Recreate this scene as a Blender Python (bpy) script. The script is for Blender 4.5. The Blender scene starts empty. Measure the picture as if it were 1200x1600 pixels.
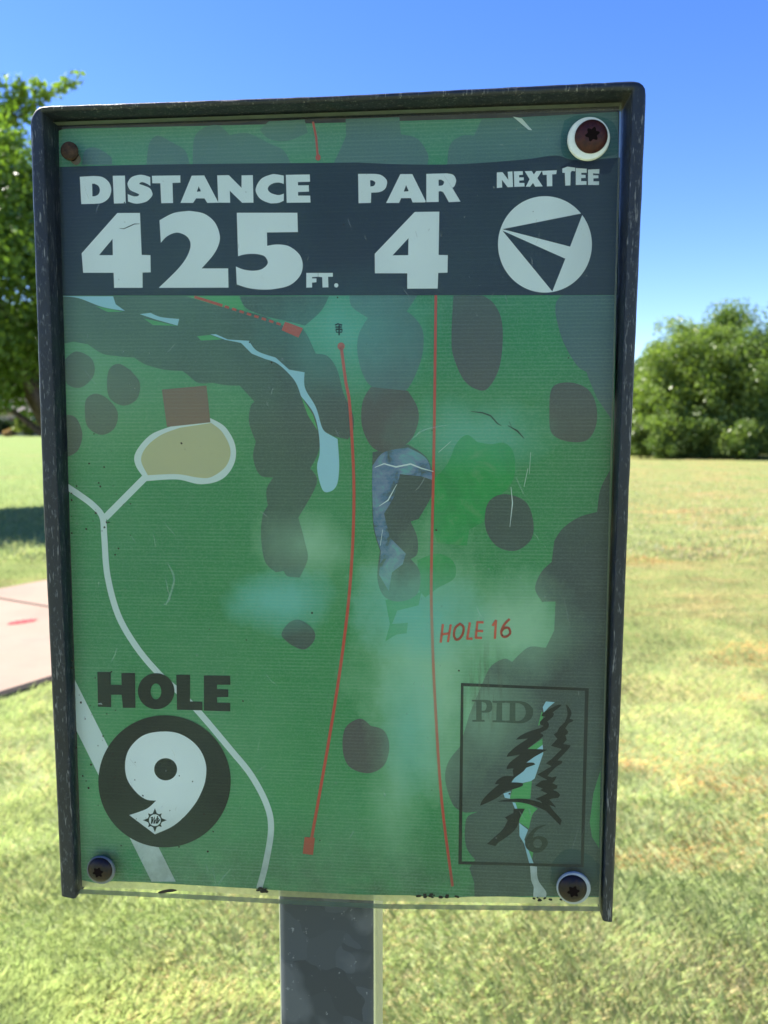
import bpy, bmesh, math, random
import numpy as np
from mathutils import Vector, Matrix, noise as mnoise
from mathutils.geometry import tessellate_polygon

random.seed(7)
RNG = np.random.default_rng(7)
scene = bpy.context.scene
COL = scene.collection
R = math.radians

# ------------------------------------------------------------------ camera, sky, sun, exposure
EYE = 1.35
PITCH = R(5.7)
F = 1202.0                                    # focal length in pixels of the 1200 x 1600 photograph
cam_d = bpy.data.cameras.new('camera')
cam = bpy.data.objects.new('camera', cam_d)
COL.objects.link(cam)
cam.location = (0, 0, EYE)
cam.rotation_euler = (R(90) - PITCH, 0, 0)
cam_d.sensor_fit = 'VERTICAL'
cam_d.sensor_height = 34.61
cam_d.sensor_width = 34.61
cam_d.lens = 26.0
cam_d.clip_start = 0.02
cam_d.clip_end = 6000
cam_d.dof.use_dof = True
cam_d.dof.focus_distance = 0.388
cam_d.dof.aperture_fstop = 12.5
scene.camera = cam

SUN_EL = R(52)
SUN_BACK = R(26)                              # how far the sun stands behind the plane of the sign, on the left
sun_dir = Vector((-math.cos(SUN_EL) * math.cos(SUN_BACK), math.cos(SUN_EL) * math.sin(SUN_BACK), math.sin(SUN_EL)))
world = bpy.data.worlds.new('World')
scene.world = world
world.use_nodes = True
wn = world.node_tree
wn.nodes.clear()
sky = wn.nodes.new('ShaderNodeTexSky')
sky.sky_type = 'NISHITA'
sky.sun_disc = False
sky.sun_elevation = SUN_EL
sky.sun_rotation = math.atan2(sun_dir.x, sun_dir.y)
sky.air_density = 1.0
sky.dust_density = 0.1
sky.ozone_density = 3.0
bg = wn.nodes.new('ShaderNodeBackground')
bg.inputs['Strength'].default_value = 0.085
wo = wn.nodes.new('ShaderNodeOutputWorld')
hs = wn.nodes.new('ShaderNodeHueSaturation')
hs.inputs['Saturation'].default_value = 1.29
hs.inputs['Hue'].default_value = 0.52
wn.links.new(sky.outputs[0], hs.inputs['Color'])
wn.links.new(hs.outputs[0], bg.inputs['Color'])
wn.links.new(bg.outputs[0], wo.inputs['Surface'])
sun_l = bpy.data.lights.new('sun', 'SUN')
sun_l.energy = 4.6
sun_l.angle = R(0.53)
sun_l.color = (1.0, 0.95, 0.86)
sun_o = bpy.data.objects.new('sun', sun_l)
COL.objects.link(sun_o)
sun_o.rotation_euler = (-sun_dir).to_track_quat('-Z', 'Y').to_euler()
scene.view_settings.view_transform = 'Standard'
scene.view_settings.look = 'None'
scene.view_settings.exposure = 1.7
scene.view_settings.gamma = 1.0
scene.view_settings.use_curve_mapping = False
scene.cycles.max_bounces = 8
scene.cycles.transparent_max_bounces = 16


# ------------------------------------------------------------------ helpers
def lin(r, g, b):
    f = lambda c: (c / 255 / 12.92) if c / 255 <= 0.04045 else ((c / 255 + 0.055) / 1.055) ** 2.4
    return (f(r), f(g), f(b), 1.0)


def tag(o, label=None, cat=None, group=None, kind=None):
    if label: o['label'] = label
    if cat: o['category'] = cat
    if group: o['group'] = group
    if kind: o['kind'] = kind
    return o


def link(name, mesh, parent=None, mat=None):
    o = bpy.data.objects.new(name, mesh)
    COL.objects.link(o)
    if mat is not None:
        mesh.materials.clear()
        for m in (mat if isinstance(mat, (list, tuple)) else [mat]):
            mesh.materials.append(m)
    if parent: o.parent = parent
    return o


def empty(name, loc, rz=0):
    o = bpy.data.objects.new(name, None)
    COL.objects.link(o)
    o.location = loc
    o.rotation_euler = (0, 0, rz)
    o.empty_display_size = 0.1
    return o


def mesh_from(name, verts, faces, smooth=False, sharp=None):
    me = bpy.data.meshes.new(name)
    me.from_pydata([tuple(v) for v in verts], [], faces)
    me.update()
    if smooth:
        me.polygons.foreach_set('use_smooth', [True] * len(me.polygons))
        if sharp: me.set_sharp_from_angle(angle=R(sharp))
    return me


def soup(name, V, k, cols=None, smooth=False):
    """V: (n*k,3) array of separate k-gons."""
    n = len(V) // k
    me = bpy.data.meshes.new(name)
    me.vertices.add(len(V))
    me.vertices.foreach_set('co', V.astype(np.float32).ravel())
    me.loops.add(n * k)
    me.loops.foreach_set('vertex_index', np.arange(n * k, dtype=np.int32))
    me.polygons.add(n)
    me.polygons.foreach_set('loop_start', np.arange(0, n * k, k, dtype=np.int32))
    me.update(calc_edges=True)
    if cols is not None:
        a = me.color_attributes.new('col', 'FLOAT_COLOR', 'POINT')
        c = np.ones((len(V), 4), np.float32)
        c[:, :3] = np.repeat(cols, k, axis=0)
        a.data.foreach_set('color', c.ravel())
    return me


class NT:
    """small node-tree writer"""
    def __init__(s, tree): s.t = tree
    def n(s, kind, **kw):
        nd = s.t.nodes.new(kind)
        for k, v in kw.items():
            if k.startswith('i_'):
                key = k[2:]
                nd.inputs[int(key) if key.isdigit() else key.replace('_', ' ')].default_value = v
            else: setattr(nd, k, v)
        return nd
    def l(s, a, b): s.t.links.new(a, b)
    def math(s, op, a, b=None, c=None, clamp=False):
        nd = s.t.nodes.new('ShaderNodeMath'); nd.operation = op; nd.use_clamp = clamp
        for i, x in enumerate((a, b, c)):
            if x is None: continue
            if isinstance(x, (int, float)): nd.inputs[i].default_value = x
            else: s.l(x, nd.inputs[i])
        return nd.outputs[0]
    def mix(s, fac, a, b, blend='MIX'):
        nd = s.t.nodes.new('ShaderNodeMix'); nd.data_type = 'RGBA'; nd.blend_type = blend; nd.clamp_factor = True
        for i, x in ((0, fac), (6, a), (7, b)):
            if isinstance(x, (int, float)): nd.inputs[i].default_value = x
            elif isinstance(x, tuple): nd.inputs[i].default_value = x
            else: s.l(x, nd.inputs[i])
        return nd.outputs[2]
    def ramp(s, fac, stops):
        nd = s.t.nodes.new('ShaderNodeValToRGB')
        e = nd.color_ramp.elements
        while len(e) < len(stops): e.new(0.5)
        for el, (p, c) in zip(e, stops):
            el.position = p
            el.color = c if isinstance(c, tuple) else (c, c, c, 1)
        s.l(fac, nd.inputs[0])
        return nd.outputs[0]
    def noise(s, vec, scale, detail=3, rough=0.55, dist=0.0):
        nd = s.t.nodes.new('ShaderNodeTexNoise')
        nd.inputs['Scale'].default_value = scale; nd.inputs['Detail'].default_value = detail
        nd.inputs['Roughness'].default_value = rough; nd.inputs['Distortion'].default_value = dist
        if vec is not None: s.l(vec, nd.inputs['Vector'])
        return nd.outputs['Fac']
    def mapping(s, vec, scale=(1, 1, 1), loc=(0, 0, 0)):
        nd = s.t.nodes.new('ShaderNodeMapping')
        nd.inputs['Scale'].default_value = scale; nd.inputs['Location'].default_value = loc
        s.l(vec, nd.inputs['Vector'])
        return nd.outputs[0]


def new_mat(name):
    m = bpy.data.materials.new(name)
    m.use_nodes = True
    m.node_tree.nodes.clear()
    t = NT(m.node_tree)
    t.out = t.n('ShaderNodeOutputMaterial')
    return m, t


def principled(t, **kw):
    p = t.n('ShaderNodeBsdfPrincipled')
    for k, v in kw.items():
        key = k.replace('_', ' ')
        if isinstance(v, (int, float, tuple)): p.inputs[key].default_value = v
        else: t.l(v, p.inputs[key])
    t.l(p.outputs[0], t.out.inputs['Surface'])
    return p


def bump(t, p, height, strength=0.3, distance=0.001):
    b = t.n('ShaderNodeBump')
    b.inputs['Strength'].default_value = strength
    b.inputs['Distance'].default_value = distance
    t.l(height, b.inputs['Height'])
    t.l(b.outputs[0], p.inputs['Normal'])


# pixel of the photograph -> ground
def ground(px, py, z=0.0):
    dx, dz = (px - 600) / F, (py - 800) / F
    d = Vector((dx, math.cos(PITCH) - math.sin(PITCH) * dz, -math.sin(PITCH) - math.cos(PITCH) * dz))
    t = (z - EYE) / d.z
    return Vector((d.x * t, d.y * t, z))


def at(px, dist):
    return (px - 600) / F * dist


# ------------------------------------------------------------------ foliage and ground materials
def leaf_mat(name, trans=0.45, gloss=0.35, tint=(1.0, 1.15, 0.45, 1)):
    m, t = new_mat(name)
    a = t.n('ShaderNodeAttribute', attribute_name='col')
    d = t.n('ShaderNodeBsdfPrincipled')
    d.inputs['Roughness'].default_value = gloss
    d.inputs['Specular IOR Level'].default_value = 0.35
    t.l(a.outputs['Color'], d.inputs['Base Color'])
    tr = t.n('ShaderNodeBsdfTranslucent')
    tc = t.mix(1.0, a.outputs['Color'], tint, 'MULTIPLY')
    t.l(tc, tr.inputs['Color'])
    mx = t.n('ShaderNodeMixShader', i_0=trans)
    t.l(d.outputs[0], mx.inputs[1]); t.l(tr.outputs[0], mx.inputs[2])
    t.l(mx.outputs[0], t.out.inputs['Surface'])
    return m


M_LEAF = leaf_mat('leaf')
M_GRASS = leaf_mat('grass_blade', 0.55, 0.45, (1.1, 1.12, 0.8, 1))


def mat_bark():
    m, t = new_mat('bark')
    tc = t.n('ShaderNodeTexCoord')
    v = t.mapping(tc.outputs['Object'], (6, 6, 1.2))
    n = t.noise(v, 4, 6, 0.65)
    c = t.ramp(n, [(0.3, lin(52, 44, 38)), (0.7, lin(120, 104, 90))])
    p = principled(t, Base_Color=c, Roughness=0.9)
    bump(t, p, n, 0.8, 0.03)
    return m


def mat_ground():
    m, t = new_mat('turf')
    g = t.n('ShaderNodeNewGeometry')
    pos = g.outputs['Position']
    n1 = t.noise(pos, 0.35, 4, 0.6)
    n2 = t.noise(pos, 2.6, 5, 0.7)
    n3 = t.noise(pos, 55, 4, 0.75)
    sx = t.n('ShaderNodeSeparateXYZ'); t.l(pos, sx.inputs[0])
    # dry meadow towards the right and far, watered lawn on the left
    dry = t.math('MINIMUM', t.math('MULTIPLY_ADD', sx.outputs[0], 0.06, 0.30, clamp=True), 0.55)
    dry = t.math('ADD', dry, t.math('MULTIPLY_ADD', n1, 1.3, -0.65), clamp=True)
    green = t.mix(n2, (0.175, 0.25, 0.07, 1), (0.255, 0.315, 0.10, 1))
    straw = t.mix(n2, (0.215, 0.235, 0.085, 1), (0.30, 0.27, 0.11, 1))
    c = t.mix(dry, green, straw)
    tan = t.ramp(t.noise(t.mapping(pos, (0.5, 1.6, 1)), 0.9, 4, 0.65), [(0.50, 0.0), (0.64, 1.0)])
    c = t.mix(t.math('MULTIPLY', t.math('MULTIPLY', tan, dry), 1.3, clamp=True), c, (0.42, 0.27, 0.125, 1))
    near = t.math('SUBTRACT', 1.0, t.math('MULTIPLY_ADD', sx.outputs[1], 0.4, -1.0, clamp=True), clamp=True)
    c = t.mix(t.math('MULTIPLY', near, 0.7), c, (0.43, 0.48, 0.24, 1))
    c = t.mix(t.ramp(n3, [(0.35, 0.0), (0.62, 1.0)]), t.mix(1.0, c, (0.68, 0.68, 0.62, 1), 'MULTIPLY'), c)
    p = principled(t, Base_Color=c, Roughness=0.95, Specular_IOR_Level=0.1)
    bump(t, p, n3, 0.7, 0.03)
    return m


def mat_concrete():
    m, t = new_mat('concrete')
    g = t.n('ShaderNodeNewGeometry')
    n = t.noise(g.outputs['Position'], 3.0, 6, 0.6)
    n2 = t.noise(g.outputs['Position'], 140, 3, 0.6)
    c = t.mix(n, (0.29, 0.195, 0.13, 1), (0.35, 0.25, 0.178, 1))
    c = t.mix(t.math('MULTIPLY', n2, 0.45), c, (0.16, 0.12, 0.10, 1))
    c = t.mix(t.math('MULTIPLY', t.ramp(t.noise(g.outputs['Position'], 1.3, 5, 0.7), [(0.5, 0.0), (0.7, 1.0)]), 0.4), c, (0.17, 0.125, 0.10, 1))
    p = principled(t, Base_Color=c, Roughness=0.9)
    bump(t, p, n2, 0.3, 0.004)
    return m


M_BARK, M_TURF, M_CONC = mat_bark(), mat_ground(), mat_concrete()


def plain(name, rgb, rough=0.6, spec=0.5, metal=0.0, nscale=0, namp=0.2):
    m, t = new_mat(name)
    c = rgb
    if nscale:
        tc = t.n('ShaderNodeTexCoord')
        n = t.noise(tc.outputs['Object'], nscale, 5, 0.6)
        c = t.mix(n, tuple(x * (1 - namp) for x in rgb[:3]) + (1,), tuple(min(1, x * (1 + namp)) for x in rgb[:3]) + (1,))
    principled(t, Base_Color=c, Roughness=rough, Specular_IOR_Level=spec, Metallic=metal)
    return m


# ------------------------------------------------------------------ terrain
def sstep(a, b, x):
    t = np.clip((x - a) / (b - a), 0, 1)
    return t * t * (3 - 2 * t)


def height(x, y):
    x, y = np.asarray(x, float), np.asarray(y, float)
    h = 1.30 * sstep(18, 95, y) * sstep(2, -22, x)          # the lawn climbs gently towards the houses
    h = h + 0.03 * np.sin(x * 0.9 + 1.3) * np.sin(y * 0.7) * sstep(3, 9, y)
    return h


def axis(lo, hi, fine, n):
    a = np.linspace(-1, 1, n)
    s = np.sinh(a * 4.2) / math.sinh(4.2)
    return np.where(s < 0, -s * lo, s * hi)


gx = axis(-1500, 1500, 1, 161)
gy = np.concatenate([np.linspace(-1200, -12, 24), np.linspace(-10, 20, 61), np.linspace(21, 140, 80), np.linspace(150, 2500, 30)])
GX, GY = np.meshgrid(gx, gy)
GV = np.stack([GX.ravel(), GY.ravel(), height(GX, GY).ravel()], 1)
nx, ny = len(gx), len(gy)
fs = [(j * nx + i, j * nx + i + 1, (j + 1) * nx + i + 1, (j + 1) * nx + i) for j in range(ny - 1) for i in range(nx - 1)]
tag(link('ground', mesh_from('ground', GV, fs, True), None, M_TURF), kind='structure')

# concrete path at the left: it comes from the left and ends behind the sign
U = Vector((0.50, 0.866, 0))
N_ = Vector((-0.866, 0.50, 0))
A = ground(0, 1092); A.z = 0
B = ground(0, 925); B.z = 0
wid = (B - A).dot(N_)


def slab(s0, s1, w0, w1, z0, z1, bev=0.012):
    bm = bmesh.new()
    c = [A + U * s + N_ * w for s, w in ((s0, w0), (s1, w0), (s1, w1), (s0, w1))]
    lo = [bm.verts.new((p.x, p.y, z0)) for p in c]
    hi = [bm.verts.new((p.x, p.y, z1)) for p in c]
    bm.faces.new(hi)
    for i in range(4): bm.faces.new((lo[i], lo[(i + 1) % 4], hi[(i + 1) % 4], hi[i]))
    bm.normal_update()
    bmesh.ops.bevel(bm, geom=[e for e in bm.edges if all(v in hi for v in e.verts)], offset=bev, segments=2, affect='EDGES')
    me = bpy.data.meshes.new('slab'); bm.to_mesh(me); bm.free()
    return me


path = tag(link('concrete_path', slab(-7.5, 4.6, -0.02, wid + 0.02, -0.15, 0.012), None, plain('joint_dirt', (0.10, 0.085, 0.07, 1), 0.95, 0.1)), kind='structure')
s = -7.4
while s < 4.5:
    link('slab', slab(s, s + 1.45, 0, wid, 0.0, 0.035), path, M_CONC)
    s += 1.47
m_red = plain('red_marking_paint', lin(205, 62, 66), 0.8, 0.2, 0, 60, 0.3)
pm = []
for k in range(26):
    f_ = k / 25
    c = ground(14 + 42 * f_, 982 - 5 * f_)
    j = 1 + 0.35 * math.sin(k * 2.1) + 0.2 * math.sin(k * 5.3)
    wv = 0.055 * j * math.sin(math.pi * min(1, max(0.08, f_ * 0.92 + .04))) ** 0.4
    pm += [(c.x, c.y - wv, 0.0392), (c.x, c.y + wv, 0.0392)]
link('paint_mark', mesh_from('paint_mark', pm, [(2 * i, 2 * i + 2, 2 * i + 3, 2 * i + 1) for i in range(25)]), path, m_red)


# ------------------------------------------------------------------ grass
def on_path(x, y):
    sx, sy = x - A.x, y - A.y
    s = sx * U.x + sy * U.y
    w = sx * N_.x + sy * N_.y
    return (s > -7.45) & (s < 4.62) & (w > -0.015) & (w < wid + 0.015)


def fnoise(x, y, sc, seed):
    """cheap smooth value noise"""
    r = np.random.default_rng(seed).random((64, 64))
    u, v = x * sc, y * sc
    i, j = np.floor(u).astype(int), np.floor(v).astype(int)
    fu, fv = u - i, v - j
    fu, fv = fu * fu * (3 - 2 * fu), fv * fv * (3 - 2 * fv)
    g = lambda a, b: r[a % 64, b % 64]
    return (g(i, j) * (1 - fu) + g(i + 1, j) * fu) * (1 - fv) + (g(i, j + 1) * (1 - fu) + g(i + 1, j + 1) * fu) * fv


def grass(name, label, n, y0, y1, pw, hgt, wdt, seed):
    rg = np.random.default_rng(seed)
    u = rg.random(n)
    y = (y0 ** (1 - pw) + u * (y1 ** (1 - pw) - y0 ** (1 - pw))) ** (1 / (1 - pw))
    x = (rg.random(n) * 2 - 1) * (0.72 * y + 1.5)
    # gather into tufts
    tx, ty = x + rg.normal(0, 0.012, n), y + rg.normal(0, 0.012, n)
    keep = ~on_path(tx, ty)
    x, y = tx[keep], ty[keep]
    n = len(x)
    z = height(x, y)
    patch = 0.5 * fnoise(x, y, 0.7, 1) + 0.5 * fnoise(x, y, 2.3, 2)
    fine = fnoise(x, y, 7.0, 3)
    dry = np.clip(0.20 + 0.14 * np.clip(x, -1, 3) + 1.1 * (patch - 0.5) + 0.06 * np.clip(y - 3, 0, 4), 0, 0.9)
    dry = dry * (1 - 0.45 * sstep(5, 12, y))
    dry[x < -2] *= 0.4
    tan = sstep(0.54, 0.70, 0.6 * fnoise(x * 0.8, y * 1.5, 1.0, 21) + 0.4 * fnoise(x, y * 2.0, 2.6, 22)) * (x > -1.0)
    dry = np.maximum(dry, tan * 0.95)
    isdry = rg.random(n) < dry * (0.55 + 0.6 * fine)
    h = hgt * (0.55 + 0.9 * rg.random(n)) * (0.85 + 0.3 * fine) * np.where(isdry, 0.8, 1.0)
    w = wdt * (0.7 + 0.6 * rg.random(n))
    az = rg.random(n) * 2 * math.pi
    # blades of a tuft comb the same way
    az = np.where(rg.random(n) < 0.55, fnoise(x, y, 3.1, 5) * 9 + rg.normal(0, 0.5, n), az)
    lean = np.clip(rg.normal(0.78, 0.33, n), 0.05, 1.35) + np.where(isdry, 0.25, 0)
    dx, dy = np.cos(az), np.sin(az)
    px_, py_ = -dy, dx
    base = np.stack([x, y, z - 0.004], 1)
    side = np.stack([px_ * w / 2, py_ * w / 2, np.zeros(n)], 1)
    l1 = lean * 0.75
    mid = base + np.stack([dx * np.sin(l1), dy * np.sin(l1), np.cos(l1)], 1) * (h * 0.55)[:, None]
    l2 = np.minimum(lean * 1.0, 1.5)
    tip = mid + np.stack([dx * np.sin(l2), dy * np.sin(l2), np.cos(l2)], 1) * (h * 0.5)[:, None]
    V = np.stack([base - side, base + side, mid + side * 0.85, tip, mid - side * 0.85], 1).reshape(-1, 3)
    g1, g2 = np.array([0.35, 0.47, 0.205]), np.array([0.56, 0.60, 0.31])
    s1, s2 = np.array([0.60, 0.50, 0.30]), np.array([0.80, 0.70, 0.48])
    r1 = rg.random(n)[:, None]
    c = np.where(isdry[:, None], s1 + (s2 - s1) * r1, g1 + (g2 - g1) * (0.6 * r1 + 0.4 * fine[:, None]))
    c = np.where((isdry & (rg.random(n) < tan))[:, None], np.array([0.74, 0.50, 0.27]) * (0.8 + 0.4 * r1), c)
    c = c * (1 - 0.33 * sstep(2.2, 7, y))[:, None]          # blade colour darkens with distance
    c = c * (0.93 + 0.16 * fnoise(x, y, 1.4, 9))[:, None]
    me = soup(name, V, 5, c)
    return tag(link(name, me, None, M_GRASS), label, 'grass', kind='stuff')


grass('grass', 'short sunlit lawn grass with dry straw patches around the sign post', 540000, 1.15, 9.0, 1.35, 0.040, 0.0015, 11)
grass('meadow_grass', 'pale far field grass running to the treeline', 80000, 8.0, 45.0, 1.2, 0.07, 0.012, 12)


# ------------------------------------------------------------------ trees and shrubs
def tube(pts, radii, seg=8):
    pts = [Vector(p) for p in pts]
    V, Fc = [], []
    for i, p in enumerate(pts):
        d = (pts[min(i + 1, len(pts) - 1)] - pts[max(i - 1, 0)]).normalized()
        a = d.cross(Vector((0.3, 1, 0.2))).normalized()
        b = d.cross(a)
        for k in range(seg):
            t = 2 * math.pi * k / seg
            V.append(p + (a * math.cos(t) + b * math.sin(t)) * radii[i])
    for i in range(len(pts) - 1):
        for k in range(seg):
            Fc.append((i * seg + k, i * seg + (k + 1) % seg, (i + 1) * seg + (k + 1) % seg, (i + 1) * seg + k))
    Fc.append(tuple(range((len(pts) - 1) * seg, len(pts) * seg)))
    return V, Fc


def leaves(C, Rc, per, size, c1, c2, rg, flat=0.8):
    """leaf-sized rhombs in clumps with centres C and radii Rc"""
    n = len(C) * per
    ci = np.repeat(np.arange(len(C)), per)
    d = rg.normal(0, 1, (n, 3)); d /= np.linalg.norm(d, axis=1)[:, None]
    rad = rg.random(n) ** 0.5
    P = C[ci] + d * (Rc[ci] * rad)[:, None] * np.array([1, 1, flat])
    a = rg.normal(0, 1, (n, 3)); a /= np.linalg.norm(a, axis=1)[:, None]
    nn = rg.normal(0, 1, (n, 3)) + np.array([0, 0, 0.9])
    b = np.cross(nn, a); b /= np.linalg.norm(b, axis=1)[:, None]
    s = (size * (0.6 + 0.8 * rg.random(n)))[:, None]
    V = np.stack([P - a * s * 0.6, P + b * s * 0.32, P + a * s * 0.6, P - b * s * 0.32], 1).reshape(-1, 3)
    clump = rg.random(len(C))[ci]
    k = (0.5 * clump + 0.5 * rg.random(n))[:, None]
    return V, np.array(c1) + (np.array(c2) - np.array(c1)) * k


def tree(name, label, cat, x, y, rx, z0, z1, nclump, per, leaf, c1, c2, seed, group=None, trunk_r=0.2, low=0.0, lean=(0, 0), clump_r=0.26, extra=None):
    rg = np.random.default_rng(seed)
    zb = float(height(x, y))
    root = empty(name, (x, y, zb), 0)
    tag(root, label, cat, group)
    cz, rz = (z0 + z1) / 2, (z1 - z0) / 2
    d = rg.normal(0, 1, (nclump, 3)); d /= np.linalg.norm(d, axis=1)[:, None]
    rr = 0.42 + 0.58 * rg.random(nclump) ** 0.55
    lump = 1 + 0.20 * np.sin(d[:, 0] * 4.1 + seed) * np.cos(d[:, 1] * 3.7 + seed * 2) + 0.14 * np.sin(d[:, 2] * 6 + seed * 3)
    cr = clump_r * rx * (0.6 + 0.7 * rg.random(nclump))
    C = d * (rr * lump)[:, None] * np.array([rx * 0.9, rx * 0.9, rz * 0.9]) + np.array([lean[0], lean[1], cz])
    C[:, 2] = np.maximum(C[:, 2], z0 + cr * 0.6)
    V, cc = leaves(C, cr, per, leaf, c1, c2, rg)
    if extra is not None:
        ec, er = [], []
        for e, r_ in zip(extra[0], extra[1]):
            nr = C[int(np.argmin(((C - e) ** 2).sum(1)))]
            for f_ in np.linspace(0.15, 1.0, 9):
                bow = 0.10 * math.sin(f_ * 3.1) * (1 if e[0] > nr[0] else -1)
                ec.append(nr + (e - nr) * f_ + np.array([bow, 0, 0.05 * math.sin(f_ * 3.1)])); er.append(r_ * (1.5 - 0.6 * f_))
        V2, cc2 = leaves(np.array(ec), np.array(er), 9, leaf, c2, (0.26, 0.35, 0.06), rg)
        V, cc = np.concatenate([V, V2]), np.concatenate([cc, cc2])
    V[:, 2] = np.maximum(V[:, 2], low)
    crown = link('crown', soup('crown', V, 4, cc), root, M_LEAF)
    h = cz
    tp = [(0, 0, -0.15), (lean[0] * 0.1, lean[1] * 0.1, h * 0.25), (lean[0] * 0.5, lean[1] * 0.5, h * 0.6), (lean[0], lean[1], h + rz * 0.45)]
    tv, tf = tube(tp, [trunk_r * 1.35, trunk_r, trunk_r * 0.75, trunk_r * 0.2], 10)
    tk = link('trunk', mesh_from('trunk', tv, tf, True), root, M_BARK)
    for i in range(9):
        c = Vector(C[int(rg.integers(0, nclump))])
        s = Vector(tp[1]).lerp(Vector(tp[2]), float(rg.random()))
        m = s.lerp(c, 0.5) + Vector((0, 0, 0.12 * rz))
        lv, lf = tube([s, m, c], [trunk_r * 0.42, trunk_r * 0.26, trunk_r * 0.06], 6)
        link('limb', mesh_from('limb', lv, lf, True), tk, M_BARK)
    if extra is not None:
        for e in extra[0]:
            e = Vector(e)
            near = Vector(C[int(np.argmin(((C - np.array(e)) ** 2).sum(1)))])
            lv, lf = tube([near + (e - near) * f_ + Vector((0.10 * math.sin(f_ * 3.1) * (1 if e.x > near.x else -1), 0, 0.05 * math.sin(f_ * 3.1))) for f_ in (0, 0.25, 0.5, 0.75, 1.0)], [0.010, 0.008, 0.006, 0.004, 0.002], 5)
            link('twig', mesh_from('twig', lv, lf, True), crown, M_BARK)
    return root


# tree on the left, standing partly behind the sign
ex_c, ex_r = [], []
for px, py in ((16, 138), (22, 150), (44, 150), (60, 152), (78, 158), (30, 160), (8, 170), (92, 157), (135, 146), (149, 147), (15, 165), (58, 165), (140, 158)):
    D = 12.6
    zz = EYE + D * ((800 - py) / F - math.tan(PITCH))
    ex_c.append((at(px, D) + 5.4, -1.0, zz)); ex_r.append(0.10 + 0.05 * random.random())
tree('shade_tree', 'leafy green shade tree on the lawn, half hidden by the left edge of the sign', 'tree', -5.4, 13.6, 3.15, 1.3, 6.55,
     400, 300, 0.09, (0.06, 0.12, 0.02), (0.22, 0.32, 0.05), 3, None, 0.2, 0.0, (-1.75, 0), 0.19,
     (np.array(ex_c), np.array(ex_r)))

G1, G2 = (0.085, 0.145, 0.035), (0.245, 0.315, 0.085)
GRP = 'trees of the wood edge on the right'
for (px, D, rx, top, lab, seed, c1, c2) in (
        (1152, 47.5, 4.6, 9.7, 'tallest rounded green tree of the wood edge, right of the sign', 21, G1, G2),
        (1068, 46.5, 3.6, 8.3, 'lighter green tree between the tallest tree and the sign edge', 22, (0.11, 0.175, 0.038), (0.29, 0.36, 0.095)),
        (1012, 52, 3.4, 6.9, 'low darker tree just beside the right edge of the sign', 23, (0.045, 0.10, 0.02), (0.13, 0.21, 0.045)),
        (1252, 49, 4.4, 10.1, 'green tree cut by the right edge of the picture', 24, G1, G2),
        (935, 54, 3.4, 5.6, 'low tree of the wood edge hidden behind the sign', 25, (0.04, 0.09, 0.014), (0.11, 0.18, 0.03))):
    tree('wood_tree', lab, 'tree', at(px, D), D, rx, -0.6, top, 210, 240, 0.17, c1, c2, seed, GRP, 0.22, 0.0, (0, 0), 0.24)
for (px, D, rx, top, lab, seed) in (
        (1042, 44.6, 1.9, 2.9, 'low bush at the foot of the trees beside the sign', 31),
        (1085, 44.3, 1.8, 3.4, 'pale green rounded bush in front of the lighter tree', 32),
        (1130, 43.8, 2.0, 2.2, 'low bush in front of the tallest tree', 33),
        (1185, 44.2, 2.3, 3.0, 'low bush at the right edge of the picture', 34),
        (1000, 45.4, 1.3, 2.2, 'dark small bush touching the right frame of the sign', 35)):
    tree('wood_bush', lab, 'bush', at(px, D), D, rx, 0.0, top, 46, 170, 0.15, (0.09, 0.15, 0.038), (0.25, 0.32, 0.09), seed, 'bushes under the wood edge', 0.05, 0.0, (0, 0), 0.34)

# far side of the lawn at the left: house, hedge and shrubs
HY = 92.0
hz = float(height(-45, HY))
house = empty('house', (at(12, HY), HY, hz))
tag(house, 'pale pinkish house far behind the lawn under the tree', 'house')


def box(name, x0, x1, y0, y1, z0, z1, mat, parent, bev=0.0):
    bm = bmesh.new()
    bmesh.ops.create_cube(bm, size=1)
    bmesh.ops.scale(bm, vec=(x1 - x0, y1 - y0, z1 - z0), verts=bm.verts)
    bmesh.ops.translate(bm, vec=((x0 + x1) / 2, (y0 + y1) / 2, (z0 + z1) / 2), verts=bm.verts)
    if bev: bmesh.ops.bevel(bm, geom=list(bm.edges), offset=bev, segments=2, affect='EDGES')
    me = bpy.data.meshes.new(name); bm.to_mesh(me); bm.free()
    return link(name, me, parent, mat)


m_wall = plain('house_brick', (0.50, 0.38, 0.34, 1), 0.9, 0.2, 0, 3, 0.15)
m_roof = plain('roof_shingle', (0.20, 0.17, 0.16, 1), 0.9, 0.2, 0, 4, 0.2)
m_glass = plain('window_glass', (0.03, 0.04, 0.05, 1), 0.08)
m_trim = plain('white_trim', (0.7, 0.68, 0.65, 1), 0.6)
box('wall', -7, 7, 0, 8, -0.3, 3.0, m_wall, house)
rv = [(-7.6, -0.6, 2.9), (7.6, -0.6, 2.9), (7.6, 8.6, 2.9), (-7.6, 8.6, 2.9), (-4, 4, 5.4), (4, 4, 5.4), (-7.6, -0.6, 2.7), (7.6, -0.6, 2.7), (7.6, 8.6, 2.7), (-7.6, 8.6, 2.7)]
link('roof', mesh_from('roof', rv, [(0, 1, 5, 4), (1, 2, 5), (2, 3, 4, 5), (3, 0, 4), (6, 7, 1, 0), (7, 8, 2, 1), (8, 9, 3, 2), (9, 6, 0, 3), (9, 8, 7, 6)]), house, m_roof)
for wx in (-5.2, -2.0, 3.4):
    w = box('window', wx - 0.7, wx + 0.7, -0.06, 0.05, 0.9, 2.3, m_trim, house)
    for a, b in ((-0.62, -0.04), (0.04, 0.62)):
        box('pane', wx + a, wx + b, -0.075, -0.061, 0.98, 2.22, m_glass, w)
box('door', 0.4, 1.4, -0.05, 0.05, 0.0, 2.1, plain('door_paint', (0.12, 0.05, 0.04, 1), 0.5), house)
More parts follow.
